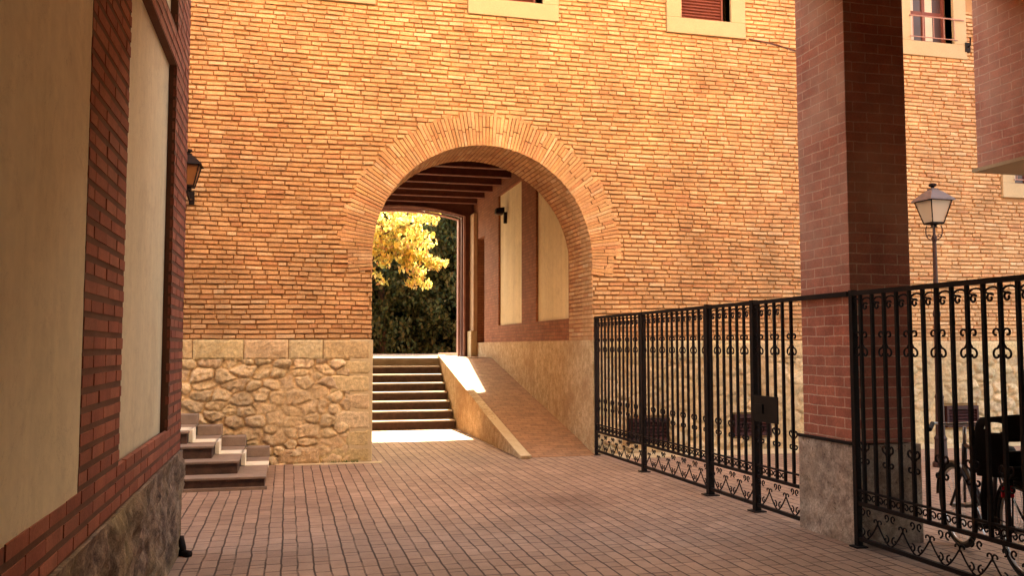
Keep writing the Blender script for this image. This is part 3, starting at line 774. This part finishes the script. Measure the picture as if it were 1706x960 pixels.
# rough granite base
def rough_base(name, parent, mat, x0, x1, y0, y1, z1, seed, res=.03, amp=.02):
    """displaced shell: right, far, near and left faces plus top"""
    mb = MB()
    def face(fn, ua, ub, va, vb):
        nu = max(2, int((ub-ua)/res)); nv = max(2, int((vb-va)/res))
        U, V_ = np.meshgrid(np.linspace(ua, ub, nu+1), np.linspace(va, vb, nv+1), indexing='ij')
        ed = np.minimum(np.minimum(U-ua, ub-U), np.minimum(V_-va, vb-V_))/.06
        D = amp*(fbm(U+3, V_+2, 3, seed)*1.3+fbm(U, V_, 14, seed+1)*.6)*np.clip(ed, 0, 1)
        Pp = [fn(u, v, d) for u, v, d in zip(U.ravel(), V_.ravel(), D.ravel())]
        idx = np.arange((nu+1)*(nv+1)).reshape(nu+1, nv+1)
        mb.add(Pp, np.stack([idx[:-1, :-1], idx[1:, :-1], idx[1:, 1:], idx[:-1, 1:]], -1).reshape(-1, 4).tolist())
    face(lambda u, v, d: (x1+d, u, v), y0, y1, 0, z1); face(lambda u, v, d: (x0-d, u, v), y0, y1, 0, z1)
    face(lambda u, v, d: (u, y1+d, v), x0, x1, 0, z1); face(lambda u, v, d: (u, y0-d, v), x0, x1, 0, z1)
    face(lambda u, v, d: (u, v, z1+d*.3), x0, x1, y0, y1)
    o = obj(name, mb, mat, parent, smooth=True, fixn=False); return o
rough_base('stone_base', LB, M['granite'], -3.0, LX+.015, 0.3, LC+.015, .79, 4, .022, .05)
# drainpipe foot by the corner
PF = MB(); PF.tube([(LX+.045, LC-.12, 0), (LX+.045, LC-.12, .06), (LX+.03, LC-.08, .10), (LX+.02, LC-.06, .13)], .028, 8)
PF.tube([(LX+.045, LC-.12, .02), (LX+.10, LC-.18, .02)], .03, 8)
finish(obj('drain_spout', PF, M['iron'], LB, smooth=True))

# ------------------------------------------------------------ overhanging building right, added unseen block above
OB = thing('overhanging_building', (10, 2, 0), 'red brick upper storey jutting out over the fence at top right', 'building')
m_ = MB(); m_.box(6.5, 9.0, -9, 7.2, 3.335, 11.0); obj('wall', m_, M['pillar_brick'], OB)
m_ = MB(); m_.box(6.46, 9.04, -9, 7.23, 3.30, 3.333); obj('soffit', m_, M['surround'], OB)
m_ = MB(); m_.box(LX+.03, 6.495, -9, 7.2, 5.30, 11.0); obj('bounce_storey', m_, M['pale_render'], OB)  # unseen block added overhead; shades the pillar, pale face bounces sun onto the facade
m_ = MB(); m_.box(LX+.03, 6.495, -9, 7.2, 5.25, 5.297); obj('shade_ceiling', m_, M['pale_render'], OB)  # underside of that added block, shading the ground near the camera
m_ = MB(); m_.box(LX+.03, 9, -9, -8.6, 0, 3.299); m_.box(8.6, 9, -8.6, 3.6, 0, 3.299); m_.box(LX+.03, 6.46, -9, -8.6, 3.299, 5.249); obj('shade_walls', m_, M['pillar_brick'], OB)  # unseen walls added to keep light off the pillar's front
m_ = MB(); m_.box(8.3, 9.0, 6.3, 7.1, 0, 3.299); obj('support', m_, M['pillar_brick'], OB)
m_ = MB(); m_.prism([(-9.4, 11.0), (-9.4, 11.1), (-1, 12.4), (7.6, 11.1), (7.6, 11.0)], 0, -9.3, 9.4); obj('roof', m_, M['roof_tile'], OB)

# ------------------------------------------------------------ pillar
FX = 4.45
PI_ = thing('brick_pillar', (4.76, 6.74, 0), 'tall square red brick pillar on a rough stone block, standing in the fence line', 'pillar')
m_ = MB(); m_.box(FX+.02, 5.05, 6.38, 7.10, .81, 5.249); obj('shaft', m_, M['pillar_brick'], PI_, bevel=.006)
rough_base('stone_block', PI_, M['pillar_stone'], FX-.01, 5.08, 6.35, 7.14, .80, 21, .025, .02)

# ------------------------------------------------------------ iron fence
def spiral(cx, cz, r0, r1, a0, a1, n=14):
    return [(cx+(r0+(r1-r0)*i/n)*math.cos(a0+(a1-a0)*i/n), cz+(r0+(r1-r0)*i/n)*math.sin(a0+(a1-a0)*i/n)) for i in range(n+1)]
def scroll_mesh(polys, r=.0078):
    mb = MB()
    for pl in polys: mb.tube([(FX, p[0], p[1]) for p in pl], r, 5)
    return mb
TW = 2*math.pi
def lyre(yc, zb, flip=1, s=1.0):
    out = []
    for sg in (-1, 1):
        low = spiral(.045*sg, .055, .014, .042, (TW*.9 if sg > 0 else math.pi-TW*.9), (-.9 if sg > 0 else math.pi+.9))
        # from low curl up to the outward top curl
        mid = [(.020*sg, .115), (.018*sg, .15)]
        top = spiral(.048*sg, .20, .034, .012, (math.pi+.3 if sg > 0 else -.3), (math.pi+.3-TW*.85 if sg > 0 else -.3+TW*.85))
        low2 = spiral(.042*sg, .06, .012, .040, (-TW*.5 if sg > 0 else math.pi+TW*.5), (TW*.27 if sg > 0 else math.pi-TW*.27))
        low2 = low2+[( .018*sg, .125)]
        pl = low2+[(.012*sg, .15)]+top
        out.append([(yc+p[0]*s, zb+(p[1] if flip > 0 else .245-p[1])*s) for p in pl])
    return out
def hook(y, z):
    a = [(y+.066-.060*math.cos(t), z+.035*math.sin(t)) for t in np.linspace(0, math.pi, 9)]
    ring = spiral(y+.085, z-.035, .012, .033, -TW*.6, TW*.4, 16)
    return [a, ring+[(y+.118, z+.0)]]
def fence(root, ys, y0, y1, posts, mbat):
    rails = {}
    for nm, z0, z1, t in (('top_rail', 2.015, 2.05, .022), ('lower_rail', .335, .365, .014), ('middle_rail', .447, .462, .0135), ('bottom_rail', .055, .085, .016)):
        m_ = MB(); m_.box(FX-t, FX+t, y0, y1, z0, z1); obj(nm, m_, mbat, root)
    bar0 = None; hk0 = None
    for i, y in enumerate(ys):
        if bar0 is None:
            m_ = MB(); m_.box(FX-.012, FX+.012, y-.012, y+.012, .366, 2.014); bar0 = obj('bar', m_, mbat, root)
            m_ = scroll_mesh(hook(y, 1.955)); hk0 = obj('hook_scroll', m_, mbat, root)
            m_ = scroll_mesh([spiral(y+.04, .405, .008, .034, -TW*.5, TW*.5), spiral(y+.10, .405, .008, .034, TW*1.0, 0)], .006); ct0 = obj('curl', m_, mbat, root)
            yy0 = y
        else:
            copy_part(bar0, root, (0, y-yy0, 0)); 
            if i < len(ys)-1: copy_part(hk0, root, (0, y-yy0, 0)); copy_part(ct0, root, (0, y-yy0, 0))
    ly = [y for i, y in enumerate(ys) if i % 2 == 0]
    a0 = b0 = c0 = None
    for y in ly:
        if a0 is None:
            a0 = obj('lyre_scroll', scroll_mesh(lyre(y, 1.49, 1)), mbat, root)
            b0 = obj('lyre_scroll', scroll_mesh(lyre(y, .66, -1, .85)), mbat, root)
            x_ = []
            for sg in (-1, 1):
                x_.append([(y+sg*(.005+.13*t), .085+.13*t**1.5+.0) for t in np.linspace(0, 1, 7)]+spiral(y+sg*.115, .235, .035, .01, -math.pi/2+sg*.5, -math.pi/2+sg*(TW*.8)))
                x_.append(spiral(y+sg*.045, .13, .032, .010, math.pi/2, math.pi/2+sg*TW*.9))
                x_.append(spiral(y+sg*.04, .295, .03, .010, -math.pi/2, -math.pi/2-sg*TW*.9))
            c0 = obj('base_scroll', scroll_mesh(x_, .0065), mbat, root); q0 = y
        else:
            for o in (a0, b0, c0): copy_part(o, root, (0, y-q0, 0))
    for (y, wd, hz) in posts:
        m_ = MB(); m_.box(FX-wd, FX+wd, y-wd, y+wd, 0, hz); m_.box(FX-wd*2.2, FX+wd*2.2, y-wd*2.2, y+wd*2.2, -.003, .012); obj('post', m_, mbat, root, bevel=.003)
FF = thing('iron_fence', (FX, 9.9, 0), 'black wrought iron fence running from the archway to the brick pillar', 'fence')
ys = list(np.arange(12.44, 7.2, -.1445)); fence(FF, ys, 7.15, 12.56, [(12.545, .022, 2.04), (10.73, .029, 2.05), (8.89, .034, 2.06), (7.91, .031, 2.06)], M['iron'])
m_ = MB(); m_.box(FX-.030, FX-.016, 7.45, 7.90, .88, 1.13); m_.box(FX-.045, FX+.03, 7.70, 7.86, .96, 1.05); obj('lock_plate', m_, M['black_plastic'], FF, bevel=.004)
m_ = MB(); m_.box(FX-.03, FX+.012, 6.36, 7.155, 2.012, 2.052); obj('strap_bar', m_, M['iron'], FF)
m_ = MB(); m_.box(FX-.022, FX+.012, 6.36, 7.155, .803, .828); obj('strap_bar', m_, M['iron'], FF)
NF = thing('iron_fence', (FX, 4.7, 0), 'black wrought iron fence in front of the bicycle, right of the brick pillar', 'fence')
ys = list(np.arange(6.22, 3.0, -.1445)); fence(NF, ys, 2.9, 6.345, [(6.32, .024, 2.06), (2.9, .036, 2.06)], M['iron'])

# ------------------------------------------------------------ lanterns
def lantern(root, x, y, z, s, glass, cap):
    """four-sided tapered street lantern; z = underside of the body"""
    def sq(h, zz): return [(x-h, y-h, zz), (x+h, y-h, zz), (x+h, y+h, zz), (x-h, y+h, zz)]
    hb, ht, H = .085*s, .16*s, .30*s
    g = MB(); g.add(sq(hb*.95, z+.01)+sq(ht*.95, z+H-.005), [(0,1,5,4), (1,2,6,5), (2,3,7,6), (3,0,4,7)]); obj('lamp_glass', g, glass, root)
    f = MB()
    a, b = sq(hb, z), sq(ht, z+H)
    for i in range(4): f.tube([a[i], b[i]], .0095*s, 4); f.tube([a[i], a[(i+1) % 4]], .010*s, 4); f.tube([b[i], b[(i+1) % 4]], .012*s, 4)
    f.add(sq(hb*1.05, z-.012)+sq(hb*1.05, z+.012), [(0,1,2,3), (4,5,6,7), (0,1,5,4), (1,2,6,5), (2,3,7,6), (3,0,4,7)])
    f.lathe([(.05*s, z-.05*s), (.03*s, z-.03*s), (.06*s, z-.012)], x, y, 10)
    obj('lamp_frame', f, M['iron'], root)
    c = MB(); R1 = [ht*1.22, ht*1.12, ht*.55, ht*.30, ht*.30]; Z = [H-.005, H+.02*s, H+.115*s, H+.145*s, H+.165*s]
    V = []
    for r_, zz in zip(R1, Z): V += sq(r_, z+zz)
    F = [(0, 1, 2, 3), (16, 17, 18, 19)]
    for i in range(4):
        for k in range(4): F.append((i*4+k, i*4+(k+1) % 4, i*4+4+(k+1) % 4, i*4+4+k))
    c.add(V, F); o = obj('lamp_cap', c, cap, root)
    f = MB(); f.lathe([(.03*s, z+H+.165*s), (.018*s, z+H+.18*s), (.05*s, z+H+.20*s), (.05*s, z+H+.225*s), (.02*s, z+H+.235*s)], x, y, 10); obj('finial', f, M['iron'], o)
lx, ly_ = 8.47, 10.2
SL = thing('street_lamp', (lx, ly_, 0), 'slim street lamp with a four-sided lantern standing behind the fence', 'street lamp')
m_ = MB(); m_.lathe([(.11, 0), (.11, .05), (.085, .08), (.075, .35), (.085, .38), (.06, .42), (.052, .9), (.06, .93), (.046, .97), (.04, 2.0), (.05, 2.02), (.05, 2.06), (.034, 2.1), (.026, 3.02), (.036, 3.04), (.036, 3.08), (.018, 3.12), (.018, 3.27)], lx, ly_, 12); obj('post', m_, M['iron_red'], SL, smooth=False)
m_ = MB()
for k in range(4):
    a = math.pi/4+k*math.pi/2; c_, s_ = math.cos(a), math.sin(a)
    pl = [(.02, 3.06), (.05, 3.05), (.085, 3.08), (.10, 3.13), (.10, 3.2), (.085, 3.24)]
    m_.tube([(lx+c_*p[0], ly_+s_*p[0], p[1]) for p in pl], .008, 5)
    sp_ = spiral(.06, 3.10, .03, .008, -1, 4.5, 10); m_.tube([(lx+c_*p[0], ly_+s_*p[0], p[1]) for p in sp_], .006, 5)
obj('scroll_bracket', m_, M['iron_red'], SL)
lantern(SL, lx, ly_, 3.27, 1.03, M['lamp_glass'], M['slate'])
wx, wy = -1.29, 12.1
WL = thing('wall_lantern', (wx, FY, 3.6), 'dark wall lantern with amber glass, half hidden behind the left building', 'lantern')
lantern(WL, wx, wy, 3.68, .92, M['amber_glass'], M['iron'])
m_ = MB(); m_.tube([(wx, FY+.02, 3.60), (wx, wy+.2, 3.54), (wx, wy, 3.58)], .014, 6); m_.box(wx-.035, wx+.035, FY-.05, FY+.01, 3.52, 3.70); obj('bracket', m_, M['iron'], WL)
m_ = MB(); m_.lathe([(.035, 3.62), (.05, 3.63), (.05, 3.67), (.03, 3.70)], wx, wy, 10); m_.lathe([(.02, 3.56), (.02, 3.62)], wx, wy, 8); obj('lamp_foot', m_, M['iron'], WL)

# cable and small bracket on the facade
CB = MB(); CB.tube([(7.10, FY-.04, 6.54), (7.5, FY-.045, 6.50), (8.0, FY-.05, 6.40), (8.6, FY-.045, 6.42)], .012, 5)
finish(obj('wall_cable', CB, M['dark_wood'], B))
KB = thing('wall_bracket', (11.25, FY, 6.8), 'tiny black iron hook on the wall beside the top right window', 'bracket')
m_ = MB(); m_.tube([(11.25, FY-.02, 6.72), (11.25, FY-.12, 6.76), (11.22, FY-.16, 6.88)], .014, 6); m_.box(11.2, 11.3, FY-.07, FY-.03, 6.66, 6.82); obj('hook', m_, M['iron'], KB)

# ------------------------------------------------------------ bicycle with child seat
BK = thing('bicycle', (0, 0, 0), 'dark bicycle with a black child seat parked behind the fence', 'bicycle')
rear = Vector((4.93, 5.15, 0)); front = Vector((5.24, 6.10, 0)); dirv = (front-rear).normalized(); ang = math.atan2(dirv.y, dirv.x)
def bobj(name, mb, mat, parent=None, **k):
    o = obj(name, mb, mat, None, origin=(0, 0, 0), **k); o.parent = parent or BK; return o
def ring(cx, cz, r, t, n=40, m=8): 
    mb = MB(); mb.tube([(cx+r*math.cos(TW*i/n), 0, cz+r*math.sin(TW*i/n)) for i in range(n)], t, m, closed=True); return mb
WBs = 1.02; RW = .335
for cx in (0, WBs):
    wh = ring(cx, RW, RW-.018, .019); W_ = bobj('wheel', wh, M['rubber'], smooth=True)
    bobj('rim', ring(cx, RW, RW-.045, .010), M['chrome'], W_, smooth=True)
    sp_ = MB()
    for i in range(24):
        a = TW*i/24; sd = .02 if i % 2 else -.02
        sp_.tube([(cx+.02*math.cos(a), sd, RW+.02*math.sin(a)), (cx+(RW-.05)*math.cos(a+.1), 0, RW+(RW-.05)*math.sin(a+.1))], .0016, 4)
    sp_.tube([(cx, -.05, RW), (cx, .05, RW)], .02, 10); bobj('spokes', sp_, M['chrome'], W_)
    mg = MB(); A = np.linspace(-.15 if cx == 0 else .35, math.pi+.2 if cx == 0 else math.pi+.1, 20)
    V = []; F = []
    for a in A:
        for q, dr in ((-.03, -.012), (0, 0), (.03, -.012)): V.append((cx+(RW+.022+dr)*math.cos(math.pi-a if cx == 0 else math.pi-a+.2), q, RW+(RW+.022+dr)*math.sin(math.pi-a if cx == 0 else math.pi-a+.2)))
    for i in range(19):
        for k in range(2): F.append((i*3+k, i*3+k+1, i*3+k+4, i*3+k+3))
    mg.add(V, F); mo = bobj('mudguard', mg, M['bike_paint'], smooth=True); so_ = mo.modifiers.new('solid', 'SOLIDIFY'); so_.thickness = .003
fr = MB(); bbk = (.43, 0, .29); stt = (.30, 0, .74); hd = (.80, 0, .84); hb_ = (.835, 0, .68)
for a, b, r_ in ((bbk, stt, .016), (bbk, hb_, .02), (stt, hd, .016), (hd, hb_, .02), ((.0, .05, RW), bbk, .009), ((.0, -.05, RW), bbk, .009), ((.0, .05, RW), stt, .008), ((.0, -.05, RW), stt, .008),
                 (hb_, (WBs, .055, RW), .011), (hb_, (WBs, -.055, RW), .011)): fr.tube([a, b], r_, 8)
bobj('frame', fr, M['bike_paint'], smooth=True)
s_ = MB(); s_.tube([stt, (.275, 0, .86)], .013, 8); bobj('seat_post', s_, M['chrome'])
s_ = MB(); prof = [(.14, .86, .09), (.19, .885, .10), (.25, .89, .085), (.32, .885, .045), (.40, .88, .028), (.44, .87, .015)]
V = []; F = []
for x_, z_, hw in prof:
    for yy, zz in ((-hw, -.03), (-hw*.85, 0), (0, .012), (hw*.85, 0), (hw, -.03), (0, -.035)): V.append((x_, yy, z_+zz))
for i in range(5):
    for k in range(6): F.append((i*6+k, i*6+(k+1) % 6, i*6+6+(k+1) % 6, i*6+6+k))
F += [tuple(range(6)), tuple(range(35, 29, -1))]; s_.add(V, F); bobj('saddle', s_, M['black_plastic'], smooth=True)
s_ = MB(); s_.tube([hd, (.775, 0, .98)], .014, 8); s_.tube([(.70, -.29, 1.0), (.76, -.24, 1.02), (.80, -.10, 1.0), (.80, .10, 1.0), (.76, .24, 1.02), (.70, .29, 1.0)], .012, 8); hbar = bobj('handlebar', s_, M['chrome'], smooth=True)
for sg in (-1, 1):
    s_ = MB(); s_.tube([(.745, sg*.25, 1.018), (.63, sg*.32, .985)], .018, 8); bobj('grip', s_, M['rubber'], hbar)
s_ = MB(); s_.tube([(bbk[0], -.06, bbk[2]), (bbk[0], .06, bbk[2])], .022, 10)
s_.tube([(bbk[0]+.09*math.cos(TW*i/24), .045, bbk[2]+.09*math.sin(TW*i/24)) for i in range(24)], .006, 5, closed=True)
for sg in (-1, 1):
    a = .9 if sg > 0 else .9+math.pi; e = (bbk[0]+.17*math.cos(a), sg*.07, bbk[2]+.17*math.sin(a)); s_.tube([(bbk[0], sg*.07, bbk[2]), e], .009, 6)
    s_.box(e[0]-.045, e[0]+.045, e[1]-(.0 if sg > 0 else .09), e[1]+(.09 if sg > 0 else 0), e[2]-.012, e[2]+.012)
bobj('crankset', s_, M['chrome'])
s_ = MB(); s_.tube([(0, .045, RW+.03), (bbk[0], .045, bbk[2]+.09)], .005, 4); s_.tube([(0, .045, RW-.03), (bbk[0], .045, bbk[2]-.09)], .005, 4); bobj('chain', s_, M['iron'])
s_ = MB()
for sg in (-1, 1): s_.tube([(.27, sg*.05, .70), (-.22, sg*.06, .70)], .007, 6); s_.tube([(0, sg*.06, RW), (-.06, sg*.06, .70)], .006, 6)
s_.box(-.22, .2, -.055, .055, .703, .711); bobj('rear_rack', s_, M['iron'])
s_ = MB(); s_.box(-.075, -.055, .06, .145, .575, .655); bobj('rear_reflector', s_, M['reflector'], bevel=.008)
s_ = MB(); s_.tube([(-.055, .09, .62), (-.04, .06, .70)], .008, 6); bobj('reflector_stay', s_, M['iron'])
# child seat: curved back shell with two round openings
def shell():
    me = MB(); nu, nv = 36, 52; idx = {}
    V = []; F = []
    for j in range(nv+1):
        t = j/nv; z_ = .72+.43*t; hw = .17+.03*math.sin(math.pi*t)-.05*max(0, t-.75)*4*max(0, t-.75); 
        for i in range(nu+1):
            u = -1+2*i/nu; yy = u*hw; xx = -.16-.10*t+.16*u*u
            if t > .85: z_ = .72+.43*(.85+(t-.85)*(1-.5*u*u))
            V.append((xx+.06, yy+.06, z_))
    def hole(u, t): return ((u-.58)/.24)**2+((t-.80)/.09)**2 < 1 or ((u-.02)/.34)**2+((t-.50)/.085)**2 < 1
    for j in range(nv):
        for i in range(nu):
            if hole(-1+2*(i+.5)/nu, (j+.5)/nv): continue
            a = j*(nu+1)+i; F.append((a, a+1, a+nu+2, a+nu+1))
    me.add(V, F); return me
cs = bobj('child_seat', shell(), M['black_plastic'], smooth=True); q = cs.modifiers.new('solid', 'SOLIDIFY'); q.thickness = .018
s_ = MB(); s_.prism([(-.18, .72), (-.18, .80), (.10, .78), (.14, .72)], 1, -.16, .16); bobj('seat_pan', s_, M['black_plastic'], cs, bevel=.02)
s_ = MB()
for sg in (-1, 1): s_.tube([(-.06, sg*.19, 1.0), (.06, sg*.20, .96), (.12, sg*.19, .80)], .016, 8); s_.tube([(.05, sg*.17, .76), (.10, sg*.19, .55), (.14, sg*.18, .38)], [.03, .026, .02], 8); s_.box(.08, .22, sg*.18-.04, sg*.18+.04, .34, .375)
bobj('side_arm', s_, M['black_plastic'], cs)
BK.location = (rear.x, rear.y, 0.0); BK.rotation_euler = (R(-3), 0, ang)

# ------------------------------------------------------------ vegetation beyond the passage
def leaves(mb, centre, radii, n, size, cols, rnd, flat=.5):
    for _ in range(n):
        while True:
            p = Vector((rnd.uniform(-1, 1), rnd.uniform(-1, 1), rnd.uniform(-1, 1)))
            if p.length <= 1: break
        c = Vector(centre)+Vector((p.x*radii[0], p.y*radii[1], p.z*radii[2])); s = size*rnd.uniform(.6, 1.4)
        e = Euler((rnd.uniform(0, 6.28), rnd.uniform(0, 6.28), rnd.uniform(0, 6.28))).to_matrix()
        q = [e @ Vector(v) for v in ((-s, 0, 0), (-.2*s, -.55*s, .1*s), (s, 0, 0), (-.2*s, .55*s, .1*s))]
        col_ = cols[rnd.randrange(len(cols))]; k = rnd.uniform(.75, 1.2)
        mb.add([c+v for v in q], [(0, 1, 2, 3)], (min(1, col_[0]*k), min(1, col_[1]*k), col_[2]*k))
YEL = [(0.62, 0.52, 0.14), (0.55, 0.45, 0.12), (0.50, 0.44, 0.14), (0.45, 0.28, 0.12), (0.32, 0.34, 0.10), (0.72, 0.62, 0.26)]
DRK = [(0.035, 0.06, 0.02), (0.05, 0.07, 0.025), (0.028, 0.045, 0.018), (0.07, 0.075, 0.03)]
rnd = random.Random(21)
YT = thing('maple_tree', (1.6, 27, TOPZ), 'tree with bright yellow autumn leaves seen through the archway', 'tree')
tr = MB(); tr.tube([(1.6, 27, TOPZ-.05), (1.62, 27, 3.0), (1.7, 26.95, 4.6), (1.9, 26.9, 6.5)], [.17, .13, .1, .05], 10)
cl = []
def limb(pts, r0, nl=9, spread=.5):
    tr.tube(pts, list(np.linspace(r0, .01, len(pts))), 6)
    for i in range(1, len(pts)):
        for _ in range(nl):
            t = rnd.random(); a, b = Vector(pts[i-1]), Vector(pts[i]); c = a.lerp(b, t)+Vector((rnd.gauss(0, spread*.7), rnd.gauss(0, spread*.6), rnd.gauss(0, spread*.42)))
            cl.append(c)
limb([(1.62, 27, 3.4), (2.5, 26.9, 4.3), (3.3, 26.8, 4.7), (4.0, 26.8, 4.75)], .06, 20, .42)
limb([(1.65, 27, 4.2), (2.6, 27.1, 5.2), (3.5, 27.1, 5.7), (4.3, 27.0, 5.8)], .06, 24, .5)
limb([(1.68, 27, 4.0), (2.3, 26.5, 4.7), (3.0, 26.3, 5.1), (3.7, 26.2, 5.3)], .05, 20, .45)
limb([(3.3, 26.8, 4.7), (3.9, 26.7, 4.3), (4.5, 26.7, 4.1)], .02, 12, .22)
limb([(3.3, 26.8, 4.65), (3.7, 26.7, 3.9), (4.1, 26.7, 3.45)], .02, 11, .2)
limb([(1.65, 27, 3.6), (1.0, 27.2, 4.6), (.2, 27.3, 5.2), (-.6, 27.3, 5.6)], .06, 24, .6)
limb([(1.8, 26.9, 5.6), (2.4, 27, 6.1), (2.6, 27, 6.4)], .04, 14, .4)
obj('trunk', tr, M['bark'], YT, smooth=True)
cr = MB()
for c in cl: leaves(cr, c, (.23, .23, .12), 18, .074, YEL, rnd)
obj('crown', cr, M['leaf_yellow'], YT, fixn=False)

labels = ['dark evergreen tree filling the left side of the far opening', 'dark evergreen tree behind the yellow branches', 'dark evergreen tree at the right jamb of the far opening', 'outermost dark evergreen tree in the row past the archway']
def evergreen(x, y, H, r, label, seed, cols=DRK, n=420):
    rn = random.Random(seed); T = thing('evergreen_tree', (x, y, TOPZ), label, 'tree', 'dark evergreen trees beyond the archway')
    t = MB(); t.tube([(x, y, TOPZ-.05), (x, y, TOPZ+H*.8)], [.18, .04], 8)
    for k in range(14):
        a = rn.uniform(0, 6.28); z_ = TOPZ+.6+H*.8*k/14; L = r*.7*(1-k/18); t.tube([(x, y, z_), (x+math.cos(a)*L, y+math.sin(a)*L, z_+.25*L)], [.04, .01], 5)
    obj('trunk', t, M['bark'], T)
    m_ = MB()
    for _ in range(n):
        u = rn.random(); z_ = TOPZ+.05+H*u; rr = r*(1-u**2.2)**.7*rn.uniform(.45, 1.0); a = rn.uniform(0, 6.28)
        leaves(m_, (x+math.cos(a)*rr, y+math.sin(a)*rr, z_), (.42, .42, .32), 34, .085, cols, rn)
    obj('crown', m_, M['leaf_dark'], T, fixn=False)
for k, (x, y, H, r) in enumerate(((0.4, 31.0, 6.6, 1.7), (3.2, 31.6, 6.9, 1.8), (5.9, 31.0, 6.5, 1.7), (8.6, 31.6, 6.8, 1.8))): evergreen(x, y, H, r, labels[k], 40+k)
hr = random.Random(77); hg = MB()
for _ in range(1500): leaves(hg, (hr.uniform(-3, 13), hr.uniform(32.7, 33.2), TOPZ+hr.uniform(0, 5.0)), (.45, .3, .35), 24, .10, DRK, hr)
hg.box(-3.2, 13.2, 33.2, 34.4, TOPZ, TOPZ+4.9, (0.03, 0.045, 0.02))
finish(obj('hedge', hg, M['leaf_dark'], fixn=False), 'tall dark clipped hedge behind the evergreen trees past the archway', 'hedge')
GT = [(0.09, 0.14, 0.09), (0.07, 0.12, 0.07), (0.12, 0.16, 0.09)]
T = thing('broadleaf_tree', (9.4, 37, TOPZ), 'grey-green leafy tree rising behind the evergreens, top right of the far opening', 'tree')
t = MB(); t.tube([(9.4, 37, TOPZ-.05), (9.3, 37, 5), (9.0, 37, 8)], [.25, .18, .06], 8); obj('trunk', t, M['bark'], T)
m_ = MB()
for _ in range(420):
    a = hr.uniform(0, 6.28); u = hr.uniform(-1, 1); rr = 2.5*(1-u*u)**.5*hr.uniform(.5, 1); leaves(m_, (8.4+math.cos(a)*rr, 37+math.sin(a)*rr, 6.7+2.5*u), (.5, .5, .4), 26, .11, GT, hr)
obj('crown', m_, M['leaf_dark'], T, fixn=False)
m_ = MB(); m_.box(4.55, 6.4, 27.2, 27.5, TOPZ-.02, TOPZ+.05); finish(obj('stone_kerb', m_, M['white_stone'], bevel=.01), 'low white stone kerb on the ground beyond the stairs', 'kerb')

# small weeds at the wall foot
wd = MB(); wr = random.Random(4)
for cx in (.62, .80, .93):
    for _ in range(26):
        a = wr.uniform(0, 6.28); x = cx+wr.gauss(0, .035); y = FY-.085+wr.uniform(-.012, .01); hh = wr.uniform(.02, .06)
        wd.add([(x, y, .005), (x+.006, y, .005), (x+math.cos(a)*.02, y+math.sin(a)*.02, hh)], [(0, 1, 2)], (.10, .14, .04))
finish(obj('weeds', wd, M['leaf_dark'], fixn=False), 'tiny green weeds at the foot of the stone jamb', 'weeds', kind='stuff')
